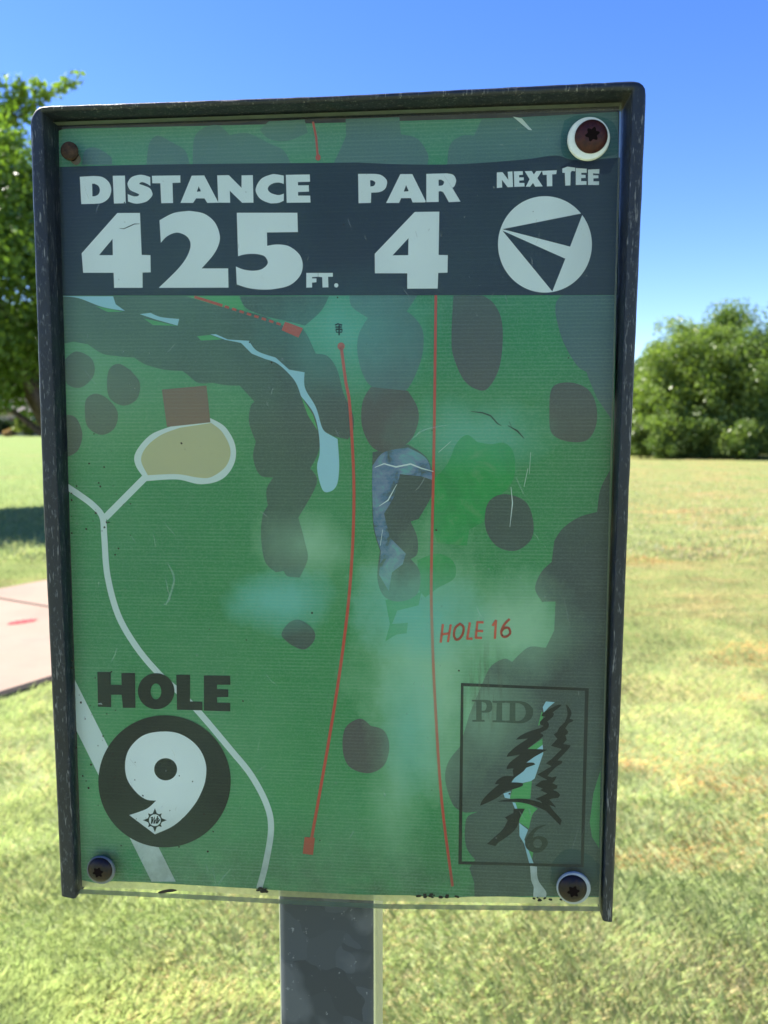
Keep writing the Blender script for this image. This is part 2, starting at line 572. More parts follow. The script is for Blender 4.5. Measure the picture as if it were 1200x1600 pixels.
for (px, D, rx, top, lab, seed, c1, c2) in (
        (-6, 86, 1.5, 2.4, 'dark clipped shrub before the far house, at the left picture edge', 41, (0.015, 0.035, 0.012), (0.05, 0.08, 0.025)),
        (22, 87, 1.1, 2.0, 'dark shrub in front of the far house wall', 42, (0.015, 0.035, 0.012), (0.05, 0.08, 0.025)),
        (43, 85, 1.25, 2.5, 'yellowish green round shrub far beyond the lawn', 43, (0.11, 0.14, 0.025), (0.24, 0.27, 0.06)),
        (62, 87, 1.4, 2.2, 'dark shrub far away touching the left frame of the sign', 44, (0.015, 0.04, 0.012), (0.05, 0.085, 0.025)),
        (14, 82, 0.42, 0.75, 'small tan dry shrub at the far edge of the lawn', 45, (0.38, 0.22, 0.13), (0.58, 0.38, 0.25))):
    tree('far_shrub', lab, 'shrub', at(px, D), D, rx, 0.0, top, 40, 70, 0.2, c1, c2, seed, 'shrubs beyond the lawn', 0.05, 0.0, (0, 0), 0.34)
for (px, D, rx, top, lab, seed) in ((-28, 108, 4.5, 9.5, 'far green tree rising left of the far house roof', 51), (48, 112, 4.5, 9.0, 'far green tree behind the far house', 52), (110, 104, 4.5, 8.0, 'far green tree hidden behind the sign edge', 53)):
    tree('far_tree', lab, 'tree', at(px, D), D, rx, 0.8, top, 110, 80, 0.4, (0.04, 0.085, 0.014), (0.12, 0.19, 0.035), seed, 'trees behind the far house', 0.25, 0.0, (0, 0), 0.27)

# ------------------------------------------------------------------ the tee sign
YAW = R(4.6)
XS = Vector((math.cos(YAW), -math.sin(YAW), 0))
YS = Vector((math.sin(YAW), math.cos(YAW), 0))           # from the viewer into the sign
P0 = Vector((-0.0275, 0.3885, 0))
ROOT = P0 + YS * 0.040
sign = empty('tee_sign', ROOT, -YAW)
tag(sign, 'green course map sign for hole 9 in a dark steel frame on a post', 'sign')


def S(px, py, d=0.0):
    """a point measured in the photograph -> the sign's own metres, on the plane d behind the acrylic's face"""
    dx, dz = (px - 600) / F, (py - 800) / F
    r = Vector((dx, math.cos(PITCH) - math.sin(PITCH) * dz, -math.sin(PITCH) - math.cos(PITCH) * dz))
    o = Vector((0, 0, EYE))
    t = (d - (o - P0).dot(YS)) / r.dot(YS)
    p = o + r * t - ROOT
    return Vector((p.dot(XS), p.dot(YS), p.z))


PRINT_D = 0.0056
SHEET0 = S(520, 800, PRINT_D)


def mat_paint(name, spec_noise=True):
    m, t = new_mat(name)
    tc = t.n('ShaderNodeTexCoord')
    v = tc.outputs['Object']
    n1 = t.noise(t.mapping(v, (1, 1, 0.5)), 520, 5, 0.75)
    n2 = t.noise(v, 60, 5, 0.6)
    n3 = t.noise(t.mapping(v, (1, 1, 0.12)), 900, 2, 0.6)
    c = t.mix(n2, (0.006, 0.009, 0.017, 1), (0.018, 0.024, 0.038, 1))
    chalk = t.ramp(n1, [(0.55, 0.0), (0.72, 1.0)])
    c = t.mix(t.math('MULTIPLY', chalk, 0.28), c, (0.30, 0.31, 0.33, 1))
    fine = t.ramp(n3, [(0.62, 0.0), (0.7, 1.0)])
    c = t.mix(t.math('MULTIPLY', fine, 0.4), c, (0.35, 0.35, 0.36, 1))
    rust = t.ramp(t.noise(v, 130, 5, 0.7), [(0.66, 0.0), (0.75, 1.0)])
    c = t.mix(t.math('MULTIPLY', rust, 0.5), c, (0.10, 0.06, 0.035, 1))
    r = t.math('MULTIPLY_ADD', n1, 0.35, 0.25)
    p = principled(t, Base_Color=c, Roughness=r, Specular_IOR_Level=0.35)
    bump(t, p, t.math('ADD', n1, t.math('MULTIPLY', n2, 1.5)), 0.45, 0.0006)
    return m


def mat_post():
    m, t = new_mat('galvanised_post')
    tc = t.n('ShaderNodeTexCoord')
    v = tc.outputs['Object']
    vo = t.n('ShaderNodeTexVoronoi'); vo.inputs['Scale'].default_value = 42; vo.feature = 'F1'
    w = t.n('ShaderNodeTexNoise'); w.inputs['Scale'].default_value = 30; t.l(v, w.inputs['Vector'])
    wm = t.mix(0.05, v, w.outputs['Color'])
    t.l(wm, vo.inputs['Vector'])
    sp = t.n('ShaderNodeSeparateColor'); t.l(vo.outputs['Color'], sp.inputs[0])
    n2 = t.noise(v, 45, 5, 0.65)
    c = t.mix(sp.outputs[0], (0.018, 0.027, 0.047, 1), (0.042, 0.055, 0.082, 1))
    patch = t.ramp(t.noise(v, 26, 3, 0.5, 0.4), [(0.50, 0.0), (0.60, 1.0)])
    c = t.mix(t.math('MULTIPLY', patch, 0.62), c, (0.10, 0.112, 0.14, 1))
    specks = t.ramp(t.noise(v, 260, 3, 0.7), [(0.66, 0.0), (0.72, 1.0)])
    c = t.mix(t.math('MULTIPLY', specks, 0.5), c, (0.32, 0.34, 0.38, 1))
    p = principled(t, Base_Color=c, Roughness=t.math('MULTIPLY_ADD', n2, 0.3, 0.3), Metallic=0.0, Specular_IOR_Level=0.4)
    bump(t, p, n2, 0.25, 0.0008)
    return m


def wear_glare_group():
    g = bpy.data.node_groups.new('print_wear_glare', 'ShaderNodeTree')
    g.interface.new_socket('Color', in_out='INPUT', socket_type='NodeSocketColor')
    a = g.interface.new_socket('Amount', in_out='INPUT', socket_type='NodeSocketFloat')
    a.default_value = 1.0
    g.interface.new_socket('Color', in_out='OUTPUT', socket_type='NodeSocketColor')
    g.interface.new_socket('Height', in_out='OUTPUT', socket_type='NodeSocketFloat')
    t = NT(g)
    gi, go = t.n('NodeGroupInput'), t.n('NodeGroupOutput')
    tc = t.n('ShaderNodeTexCoord')
    v = tc.outputs['Object']
    sx = t.n('ShaderNodeSeparateXYZ'); t.l(v, sx.inputs[0])
    amt = gi.outputs['Amount']

    nzA = t.noise(v, 30, 6, 0.68)
    nzB = t.noise(t.mapping(v, (2.2, 1, 0.9)), 24, 4, 0.6)
    nz = t.math('MULTIPLY_ADD', nzB, 0.5, t.math('MULTIPLY', nzA, 0.75))
    nz = t.math('SUBTRACT', nz, 0.12)

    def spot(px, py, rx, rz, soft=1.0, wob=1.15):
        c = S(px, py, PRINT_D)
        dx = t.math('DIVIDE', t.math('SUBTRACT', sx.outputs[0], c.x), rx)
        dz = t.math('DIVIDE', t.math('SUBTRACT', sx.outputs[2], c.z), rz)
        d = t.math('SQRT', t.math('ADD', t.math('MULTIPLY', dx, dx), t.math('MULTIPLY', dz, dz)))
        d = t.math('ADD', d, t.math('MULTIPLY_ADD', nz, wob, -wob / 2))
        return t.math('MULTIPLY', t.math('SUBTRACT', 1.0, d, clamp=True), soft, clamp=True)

    c = gi.outputs['Color']
    # fading of the ink: broad, cloudy
    fade = t.noise(t.mapping(v, (1, 1, 0.6)), 9, 3, 0.5)
    c = t.mix(t.math('MULTIPLY', t.math('MULTIPLY_ADD', fade, 2.0, -0.85, clamp=True), amt), c, (0.22, 0.47, 0.27, 1))
    deep = t.noise(v, 6, 2, 0.5)
    c = t.mix(t.math('MULTIPLY', t.math('MULTIPLY_ADD', deep, 2.4, -1.0, clamp=True), t.math('MULTIPLY', amt, 0.55)), c, (0.035, 0.22, 0.10, 1))
    # glare off the cover, painted into the ink as pale patches
    glare = t.math('MAXIMUM', spot(670, 1040, 0.045, 0.085, 1.3), spot(470, 850, 0.03, 0.02, 1.0))
    glare = t.math('MAXIMUM', glare, spot(800, 985, 0.04, 0.035, 1.2))
    glare = t.math('MAXIMUM', glare, t.math('MULTIPLY', spot(620, 1220, 0.02, 0.07, 1.0), 0.7))
    glare = t.math('MAXIMUM', glare, t.math('MULTIPLY', spot(760, 1110, 0.028, 0.035, 1.3), 0.9))
    c = t.mix(t.math('MULTIPLY', t.math('MULTIPLY', glare, 0.85), amt), c, (0.40, 0.68, 0.45, 1))
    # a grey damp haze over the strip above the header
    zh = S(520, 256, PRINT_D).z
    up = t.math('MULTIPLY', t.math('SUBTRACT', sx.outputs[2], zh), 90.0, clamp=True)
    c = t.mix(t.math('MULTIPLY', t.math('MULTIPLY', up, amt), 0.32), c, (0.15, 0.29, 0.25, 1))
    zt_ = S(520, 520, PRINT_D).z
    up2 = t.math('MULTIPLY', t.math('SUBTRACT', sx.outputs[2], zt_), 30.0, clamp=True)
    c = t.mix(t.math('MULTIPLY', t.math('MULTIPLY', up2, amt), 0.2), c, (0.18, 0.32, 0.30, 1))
    # water that crept in: teal
    te = t.math('MAXIMUM', spot(440, 940, 0.032, 0.02, 1.3), t.math('MULTIPLY', spot(735, 680, 0.045, 0.022, 1.2), 0.6))
    te = t.math('MAXIMUM', te, spot(650, 960, 0.040, 0.030, 1.2))
    te = t.math('MAXIMUM', te, t.math('MULTIPLY', spot(540, 520, 0.05, 0.035, 1.0), 0.8))
    te = t.math('MAXIMUM', te, t.math('MULTIPLY', spot(640, 1130, 0.018, 0.05, 1.0), 0.7))
    c = t.mix(t.math('MULTIPLY', t.math('MULTIPLY', te, 0.95), amt), c, (0.17, 0.55, 0.46, 1))
    # green ink that ran at the foot of the sheet, by the lower screws
    gr = t.math('MAXIMUM', spot(205, 1350, 0.012, 0.013, 2.2), spot(566, 1396, 0.013, 0.003, 2.2, 0.3))
    c = t.mix(t.math('MULTIPLY', gr, t.math('MULTIPLY', amt, 0.8)), c, (0.01, 0.28, 0.10, 1))
    # mildew: dark along the foot
    z0 = S(520, 1400, PRINT_D).z
    foot = t.math('SUBTRACT', 1.0, t.math('DIVIDE', t.math('SUBTRACT', sx.outputs[2], z0), 0.05), clamp=True)
    mn = t.noise(v, 55, 5, 0.7)
    c = t.mix(t.math('MULTIPLY', t.math('MULTIPLY', foot, t.math('MULTIPLY_ADD', mn, 1.9, -0.25, clamp=True)), 0.75), c, (0.06, 0.09, 0.065, 1))
    x1 = S(958, 800, PRINT_D).x
    rgt = t.math('SUBTRACT', 1.0, t.math('DIVIDE', t.math('SUBTRACT', x1, sx.outputs[0]), 0.035), clamp=True)
    c = t.mix(t.math('MULTIPLY', rgt, 0.28), c, (0.05, 0.075, 0.07, 1))  # dark reflection along the right edge, painted into the ink
    st = t.noise(t.mapping(v, (9, 1, 1)), 30, 3, 0.6)
    run = spot(760, 1075, 0.016, 0.028, 1.6)
    c = t.mix(t.math('MULTIPLY', t.math('MULTIPLY', run, t.ramp(st, [(0.48, 0.0), (0.6, 1.0)])), 0.5), c, (0.10, 0.12, 0.08, 1))
    # fine ribs of the laminate and its grain
    rib = t.math('SINE', t.math('MULTIPLY', sx.outputs[2], 2 * math.pi / 0.00185))
    rib2 = t.math('POWER', t.math('MULTIPLY_ADD', rib, 0.5, 0.5), 3)
    brk = t.noise(t.mapping(v, (1, 1, 14)), 26, 3, 0.6)
    ribm = t.math('MULTIPLY', rib2, t.math('MULTIPLY_ADD', brk, 2.2, -0.6, clamp=True))
    c = t.mix(t.math('MULTIPLY', ribm, t.math('MULTIPLY', amt, 0.18)), c, (0.52, 0.70, 0.58, 1))
    gn = t.noise(v, 1500, 2, 0.6)
    c = t.mix(t.math('MULTIPLY', t.math('MULTIPLY_ADD', gn, 2.6, -1.2, clamp=True), t.math('MULTIPLY', amt, 0.32)), c, (0.36, 0.54, 0.40, 1))
    sp = t.ramp(t.noise(v, 330, 3, 0.7), [(0.70, 0.0), (0.74, 1.0)])
    dirt = t.math('MULTIPLY', sp, t.math('MULTIPLY_ADD', t.noise(v, 14, 3, 0.5), 2.0, -0.75, clamp=True))
    c = t.mix(t.math('MULTIPLY', dirt, 0.55), c, (0.05, 0.045, 0.035, 1))
    t.l(c, go.inputs['Color'])
    t.l(t.math('ADD', ribm, t.math('MULTIPLY', mn, 0.6)), go.inputs['Height'])
    return g


WEAR_GLARE = wear_glare_group()
_inks = {}


def ink(name, rgb, amount=1.0):
    if name in _inks: return _inks[name]
    m, t = new_mat(name)
    g = t.n('ShaderNodeGroup'); g.node_tree = WEAR_GLARE
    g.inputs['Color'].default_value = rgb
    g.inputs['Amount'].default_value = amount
    if name == 'stain_blue':
        tc = t.n('ShaderNodeTexCoord')
        n1 = t.noise(tc.outputs['Object'], 110, 5, 0.65, 0.5)
        cc = t.ramp(n1, [(0.36, (0.07, 0.10, 0.10, 1)), (0.46, (0.10, 0.20, 0.36, 1)), (0.55, (0.20, 0.26, 0.42, 1)), (0.66, (0.16, 0.42, 0.44, 1))])
        t.l(cc, g.inputs['Color'])
    if name == 'ink_fairway_green':
        tc = t.n('ShaderNodeTexCoord')
        n1 = t.noise(tc.outputs['Object'], 60, 5, 0.65, 0.5)
        cc = t.ramp(n1, [(0.38, (0.006, 0.30, 0.07, 1)), (0.56, (0.012, 0.36, 0.08, 1)), (0.68, (0.09, 0.36, 0.12, 1))])
        t.l(cc, g.inputs['Color'])
    p = t.n('ShaderNodeBsdfPrincipled')
    p.inputs['Roughness'].default_value = 0.6
    p.inputs['Specular IOR Level'].default_value = 0.2
    t.l(g.outputs['Color'], p.inputs['Base Color'])
    t.l(p.outputs[0], t.out.inputs['Surface'])
    _inks[name] = m
    return m


def mat_acrylic():
    m, t = new_mat('acrylic')
    tc = t.n('ShaderNodeTexCoord')
    v = tc.outputs['Object']
    tr = t.n('ShaderNodeBsdfTransparent'); tr.inputs[0].default_value = (0.985, 0.992, 0.988, 1)
    gl = t.n('ShaderNodeBsdfGlossy'); gl.inputs['Roughness'].default_value = 0.12
    fr = t.n('ShaderNodeFresnel'); fr.inputs[0].default_value = 1.33
    mx = t.n('ShaderNodeMixShader')
    t.l(fr.outputs[0], mx.inputs[0]); t.l(tr.outputs[0], mx.inputs[1]); t.l(gl.outputs[0], mx.inputs[2])
    # dust and fine scratches lying on it
    df = t.n('ShaderNodeBsdfDiffuse'); df.inputs[0].default_value = (0.42, 0.50, 0.62, 1)
    n1 = t.noise(t.mapping(v, (1, 1, 0.5)), 18, 4, 0.6)
    n2 = t.ramp(t.noise(v, 700, 2, 0.6), [(0.6, 0.0), (0.75, 1.0)])
    dust = t.math('ADD', t.math('MULTIPLY_ADD', n1, 0.05, -0.010, clamp=True), t.math('MULTIPLY', n2, 0.03))
    m2 = t.n('ShaderNodeMixShader')
    t.l(dust, m2.inputs[0]); t.l(mx.outputs[0], m2.inputs[1]); t.l(df.outputs[0], m2.inputs[2])
    t.l(m2.outputs[0], t.out.inputs['Surface'])
    return m


def mat_acrylic_back():
    m, t = new_mat('acrylic_back')
    tr = t.n('ShaderNodeBsdfTransparent'); tr.inputs[0].default_value = (0.99, 0.995, 0.99, 1)
    t.l(tr.outputs[0], t.out.inputs['Surface'])
    return m


def mat_acrylic_edge():
    m, t = new_mat('acrylic_edge')
    tc = t.n('ShaderNodeTexCoord')
    n = t.noise(tc.outputs['Object'], 120, 4, 0.6)
    tr = t.n('ShaderNodeBsdfTransparent'); tr.inputs[0].default_value = (0.75, 0.8, 0.74, 1)
    df = t.n('ShaderNodeBsdfDiffuse'); t.l(t.mix(n, (0.34, 0.34, 0.27, 1), (0.60, 0.60, 0.48, 1)), df.inputs[0])
    mx = t.n('ShaderNodeMixShader', i_0=0.7)
    t.l(tr.outputs[0], mx.inputs[1]); t.l(df.outputs[0], mx.inputs[2])
    t.l(mx.outputs[0], t.out.inputs['Surface'])
    return m


M_PAINT, M_POST, M_ACR, M_EDGE = mat_paint('black_steel_paint'), mat_post(), mat_acrylic(), mat_acrylic_edge()
M_BACK = plain('backing_steel', (0.10, 0.095, 0.09, 1), 0.6, 0.4, 0, 80, 0.5)

# ---- post: square tube with rounded corners
pw, pr = 0.0555, 0.007
pxc = S(522.5, 1500, 0.045).x
ring = []
for cx_, cy_, a0 in ((1, -1, -90), (1, 1, 0), (-1, 1, 90), (-1, -1, 180)):
    for k in range(6):
        a = R(a0 + 90 * k / 5)
        ring.append((pxc + cx_ * (pw / 2 - pr) + pr * math.cos(a), 0.0 + cy_ * (pw / 2 - pr) + pr * math.sin(a)))
zt = S(522, 420, 0.02).z
zs = [-0.25] + [0.2 * i for i in range(0, 6)] + [1.12, zt]
nv = len(ring)
pv = [(x, y, z) for z in zs for x, y in ring]
pf = [(j * nv + i, j * nv + (i + 1) % nv, (j + 1) * nv + (i + 1) % nv, (j + 1) * nv + i) for j in range(len(zs) - 1) for i in range(nv)]
pf.append(tuple(range((len(zs) - 1) * nv, len(zs) * nv)))
# the tube stands behind the backing plate
POST_Y = 0.0140 + pw / 2 - 0.040
pv = [(x, y + POST_Y, z) for x, y, z in pv]
me = mesh_from('post', pv, pf, True, 35)
M_GALV = plain('galvanised_side', (0.62, 0.63, 0.60, 1), 0.38, 0.5, 0.85, 90, 0.12)
link('post', me, sign, [M_POST, M_GALV])
for p in me.polygons:
    if abs(p.normal.x) > 0.8: p.material_index = 1        # the side faces take the paler, more metallic finish

# ---- frame: one flat bar bent round the top, open at the foot
BD = 0.0125
FD = lambda py: -0.0105 + (py - 160) / 1260 * 0.0078     # the bar stands prouder of the cover at the top
st = []


def run(o0, i0, o1, i1, n):
    for k in range(n):
        f_ = k / n
        st.append(((o0[0] + (o1[0] - o0[0]) * f_, o0[1] + (o1[1] - o0[1]) * f_), (i0[0] + (i1[0] - i0[0]) * f_, i0[1] + (i1[1] - i0[1]) * f_)))


run((94, 1400), (117, 1405), (66, 800), (90.5, 800), 40)
run((66, 800), (90.5, 800), (45.5, 200), (66, 200), 40)
ii = (66, 174)
for o in ((45.5, 196), (46.5, 186), (49, 178), (53, 172), (60, 167.5), (68, 165.5)): st.append((o, ii))
run((80, 164.5), (80, 173), (520, 149), (520, 158), 40)
run((520, 149), (520, 158), (975, 125.5), (975, 140), 40)
ii = (988, 141)
for o in ((984, 125), (992, 125), (1000, 126.5), (1006, 131), (1009.5, 137), (1010.5, 146)): st.append((o, ii))
run((1010.5, 160), (988, 160), (984.5, 760), (966, 760), 40)
run((984.5, 760), (966, 760), (958, 1438), (942, 1436), 40)
st.append(((958, 1442), (942, 1439)))
V, Fc = [], []
for q, (o, i) in enumerate(st):
    fd = FD(o[1]); po, pi = S(*o, fd), S(*i, fd)
    j = 0.00022
    wob = lambda a: Vector((mnoise.noise((q * 0.35 + a, a, 0)), mnoise.noise((q * 0.31, a * 3, 5)), mnoise.noise((a, q * 0.4, 9)))) * j
    w_ = (pi - po); L = w_.length; e = w_ / L
    yv = Vector((0, 1, 0))
    r = min(0.0021, L * 0.42)
    prof = [po + yv * (BD - fd)]
    for k in range(5):
        a = R(90 * k / 4)
        prof.append(po + e * (r * (1 - math.sin(a))) * 1.0 + yv * (r * (1 - math.cos(a))) if False else po + e * r * (1 - math.cos(a)) + yv * r * (1 - math.sin(a)))
    r2 = 0.0016
    for k in range(5):
        a = R(90 * k / 4)
        prof.append(pi - e * r2 * (1 - math.sin(a)) + yv * r2 * (1 - math.cos(a)))
    prof.append(pi + yv * (BD - fd))
    V += [p + wob(z) for z, p in enumerate(prof)]
npf = 12
for q in range(len(st) - 1):
    for k in range(npf):
        k2 = (k + 1) % npf
        Fc.append((q * npf + k, q * npf + k2, (q + 1) * npf + k2, (q + 1) * npf + k))
Fc.append(tuple(range(npf)))
Fc.append(tuple(reversed(range((len(st) - 1) * npf, len(st) * npf))))
me = mesh_from('frame', V, Fc, True, 50)
bm = bmesh.new(); bm.from_mesh(me); bmesh.ops.recalc_face_normals(bm, faces=bm.faces); bm.to_mesh(me); bm.free()
link('frame', me, sign, M_PAINT)


# ---- flat pieces
def expand(path_, closed=True):
    """corner points are pairs; points with a third value are passed smoothly"""
    n = len(path_)
    P = [Vector((p[0], p[1])) for p in path_]
    sm = [len(p) > 2 for p in path_]
    out = []
    for i in range(n if closed else n - 1):
        a, b = i, (i + 1) % n
        out.append(P[a])
        if not (sm[a] or sm[b]): continue
        p0 = P[(a - 1) % n] if sm[a] else P[a] * 2 - P[b]
        p3 = P[(b + 1) % n] if sm[b] else P[b] * 2 - P[a]
        if not sm[a]: p0 = P[a]
        if not sm[b]: p3 = P[b]
        for k in range(1, 6):
            t = k / 6
            out.append(0.5 * ((2 * P[a]) + (-p0 + P[b]) * t + (2 * p0 - 5 * P[a] + 4 * P[b] - p3) * t * t + (-p0 + 3 * P[a] - 3 * P[b] + p3) * t ** 3))
    if not closed: out.append(P[-1])
    return out


def ell(cx, cy, rx, ry, n=56):
    return [(cx + rx * math.cos(2 * math.pi * k / n), cy + ry * math.sin(2 * math.pi * k / n)) for k in range(n)]


def stroke(path_, w, taper=False):
    p = expand(path_, False)
    l, r_ = [], []
    for i, q in enumerate(p):
        d = (p[min(i + 1, len(p) - 1)] - p[max(i - 1, 0)])
        d = d / max(d.length, 1e-6)
        k = w / 2 * (min(1, 0.35 + 2.2 * min(i, len(p) - 1 - i) / max(1, len(p) - 1)) if taper else 1)
        l.append((q.x - d.y * k, q.y + d.x * k)); r_.append((q.x + d.y * k, q.y - d.x * k))
    return l + r_[::-1]


def segs(path_, w):
    """a stroke cut into short overlapping-free pieces, for lines that cross themselves"""
    p = expand(path_, False)
    out = []
    for a, b in zip(p[:-1], p[1:]):
        d = (b - a); d = d / max(d.length, 1e-6)
        e = d * w * 0.22
        n = Vector((-d.y, d.x)) * (w / 2)
        a2, b2 = a - e, b + e
        out.append([tuple(a2 + n), tuple(b2 + n), tuple(b2 - n), tuple(a2 - n)])
    return out


class T:
    """zoomed-crop coordinates -> photograph pixels"""
    def __init__(s, ox, oy, k): s.o = (ox, oy, k)
    def __call__(s, path_): return [(s.o[0] + p[0] / s.o[2], s.o[1] + p[1] / s.o[2]) + tuple(p[2:]) for p in path_]


def flat(name, mat, loops_list, layer, parent, d0=PRINT_D, curve=True):
    """loops_list: several shapes, each [outer, hole, ...]; one flat layer of ink"""
    V, Fc = [], []
    d = d0 - 0.00005 * layer
    for loops in loops_list:
        pls = []
        for lp in loops:
            e = expand(lp)
            pls.append([Vector((p.x, p.y, 0)) for p in e])
        base = len(V)
        flatp = [p for pl in pls for p in pl]
        V += [S(p.x, p.y, d) for p in flatp]
        for tri in tessellate_polygon(pls):
            Fc.append(tuple(base + k for k in tri))
    me = mesh_from(name, V, Fc)
    bm = bmesh.new(); bm.from_mesh(me)
    bm.normal_update()
    for f in bm.faces:
        if f.normal.y > 0: f.normal_flip()
    bm.to_mesh(me); bm.free()
    return link(name, me, parent, mat)


def plate(name, mat, loop, d_front, d_back, parent, holes=(), edge=None, rear=None):
    pls = [[Vector((p.x, p.y, 0)) for p in expand(lp)] for lp in (loop,) + tuple(holes)]
    flatp = [p for pl in pls for p in pl]
    A_ = [S(p.x, p.y, d_front) for p in flatp]
    n = len(flatp)
    B_ = [v + Vector((0, d_back - d_front, 0)) for v in A_]
    Fc = []
    for t3 in tessellate_polygon(pls):
        Fc.append(tuple(t3)); Fc.append(tuple(n + k for k in reversed(t3)))
    b = 0
    nf = len(Fc)
    for pl in pls:
        for i in range(len(pl)):
            j = (i + 1) % len(pl)
            Fc.append((b + i, b + j, n + b + j, n + b + i))
        b += len(pl)
    me = mesh_from(name, A_ + B_, Fc)
    me.materials.append(mat)
    if edge is not None:
        me.materials.append(edge)
        for p in list(me.polygons)[nf:]: p.material_index = 1
    if rear is not None:
        me.materials.append(rear)
        for p in list(me.polygons)[1:nf:2]: p.material_index = 2
    bm = bmesh.new(); bm.from_mesh(me); bmesh.ops.recalc_face_normals(bm, faces=bm.faces); bm.to_mesh(me); bm.free()
    return link(name, me, parent)


acr = plate('acrylic_cover', M_ACR, [(76, 191), (971, 160), (956, 740), (938, 1424), (600, 1420), (450, 1413), (300, 1405), (118, 1396), (98, 800)], 0.0, 0.0042, sign, (), M_EDGE, mat_acrylic_back())
back = plate('backing_plate', M_BACK, [(78, 196), (540, 184), (968, 172), (961, 600), (955, 640), (951, 800), (950, 830), (938, 1385), (600, 1384), (128, 1366), (100, 800)], 0.0085, 0.0125, sign)

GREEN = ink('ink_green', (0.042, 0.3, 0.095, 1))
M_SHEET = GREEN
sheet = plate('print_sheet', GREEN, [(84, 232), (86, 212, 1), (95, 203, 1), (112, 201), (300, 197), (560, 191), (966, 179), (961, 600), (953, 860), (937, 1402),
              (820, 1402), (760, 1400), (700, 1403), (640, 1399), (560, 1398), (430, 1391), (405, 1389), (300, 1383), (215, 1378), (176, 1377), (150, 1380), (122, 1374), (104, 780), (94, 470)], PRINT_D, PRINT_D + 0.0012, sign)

mf, tf_ = new_mat('laminate_film')
_d = tf_.n('ShaderNodeBsdfDiffuse'); _d.inputs[0].default_value = (0.74, 0.72, 0.36, 1)
_t = tf_.n('ShaderNodeBsdfTranslucent'); _t.inputs[0].default_value = (0.74, 0.72, 0.36, 1)
_x = tf_.n('ShaderNodeBsdfTransparent')
_a = tf_.n('ShaderNodeMixShader', i_0=0.5); tf_.l(_d.outputs[0], _a.inputs[1]); tf_.l(_t.outputs[0], _a.inputs[2])
_n = tf_.noise(tf_.n('ShaderNodeTexCoord').outputs['Object'], 260, 4, 0.7)
_b = tf_.n('ShaderNodeMixShader'); tf_.l(tf_.math('MULTIPLY_ADD', _n, 0.5, 0.42, clamp=True), _b.inputs[0])
tf_.l(_x.outputs[0], _b.inputs[1]); tf_.l(_a.outputs[0], _b.inputs[2])
tf_.l(_b.outputs[0], tf_.out.inputs['Surface'])
flat('laminate_margin', mf, [[[(121, 1370), (300, 1378), (560, 1393), (937, 1396), (936, 1413), (600, 1408), (450, 1401), (300, 1393), (122, 1385)]]], -4, sheet)
grit = []
for k in range(46):
    gx_ = random.choice((random.uniform(640, 730), random.uniform(820, 890), random.uniform(402, 416), random.uniform(650, 700)))
    gy_ = 1389 + (gx_ - 404) * 0.033 + random.uniform(-1, 4)
    q = random.uniform(1.2, 3.6)
    grit.append([[(gx_ + q * (1 + 0.5 * random.random()) * math.cos(a), gy_ + q * 0.8 * math.sin(a)) for a in (0.2, 1.1, 2.2, 3.0, 4.1, 5.3)]])
tag(flat('dirt_crumbs', plain('crumb', (0.012, 0.012, 0.009, 1), 0.9), grit, 12, sheet), kind='stuff')

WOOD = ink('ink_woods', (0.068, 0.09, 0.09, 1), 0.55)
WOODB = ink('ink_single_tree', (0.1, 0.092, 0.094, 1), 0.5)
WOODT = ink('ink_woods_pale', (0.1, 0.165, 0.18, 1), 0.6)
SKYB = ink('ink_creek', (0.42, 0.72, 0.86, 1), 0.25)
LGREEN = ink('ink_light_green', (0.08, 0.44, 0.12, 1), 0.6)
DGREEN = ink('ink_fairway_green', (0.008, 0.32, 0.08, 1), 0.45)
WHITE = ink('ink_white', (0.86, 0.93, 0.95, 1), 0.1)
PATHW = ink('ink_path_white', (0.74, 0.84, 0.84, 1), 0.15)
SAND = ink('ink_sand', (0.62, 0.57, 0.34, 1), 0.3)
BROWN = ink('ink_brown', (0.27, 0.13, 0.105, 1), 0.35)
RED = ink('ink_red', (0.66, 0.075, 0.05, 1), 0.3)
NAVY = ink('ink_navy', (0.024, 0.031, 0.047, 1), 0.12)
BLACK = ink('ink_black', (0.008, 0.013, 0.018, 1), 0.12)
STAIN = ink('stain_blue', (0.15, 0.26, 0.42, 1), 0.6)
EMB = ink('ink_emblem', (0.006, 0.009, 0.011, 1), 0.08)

Z1, Z2, Z3, Z4, Z5, Z6 = T(0, 100, 2.143), T(540, 100, 2.143), T(60, 440, 2.4), T(500, 440, 2.4), T(60, 900, 2.4), T(500, 900, 2.4)

# woods and single trees of the map
woods = Z3([(80, 55), (555, 55), (660, 88, 1), (760, 108), (850, 130), (915, 165), (990, 175), (1010, 205, 1), (1040, 270), (1085, 280, 1), (1120, 330, 1), (1145, 420, 1),
            (1180, 500, 1), (1180, 560, 1), (1160, 592), (1110, 580, 1), (1062, 560), (1050, 640, 1), (1020, 700), (1045, 740, 1), (1030, 790, 1), (975, 885),
            (1000, 980, 1), (1010, 1040, 1), (980, 1110), (935, 1105, 1), (920, 1085), (890, 1090), (850, 1050, 1), (835, 960, 1), (840, 880, 1), (860, 840),
            (855, 780, 1), (880, 735), (830, 725, 1), (805, 660, 1), (815, 600), (790, 530, 1), (795, 470, 1), (810, 450), (755, 390), (700, 388, 1), (655, 380),
            (600, 380, 1), (560, 350), (540, 335), (470, 330, 1), (400, 310, 1), (360, 285), (300, 280, 1), (240, 270, 1), (185, 235), (130, 225), (85, 235)])
flat('map_woods', WOOD, [[woods]], 2, sheet)
flat('map_woods', WOOD, [[Z3([(755, 55), (1090, 55), (1060, 110, 1), (1000, 165), (940, 150), (850, 130), (780, 100, 1)])]], 1, sheet)
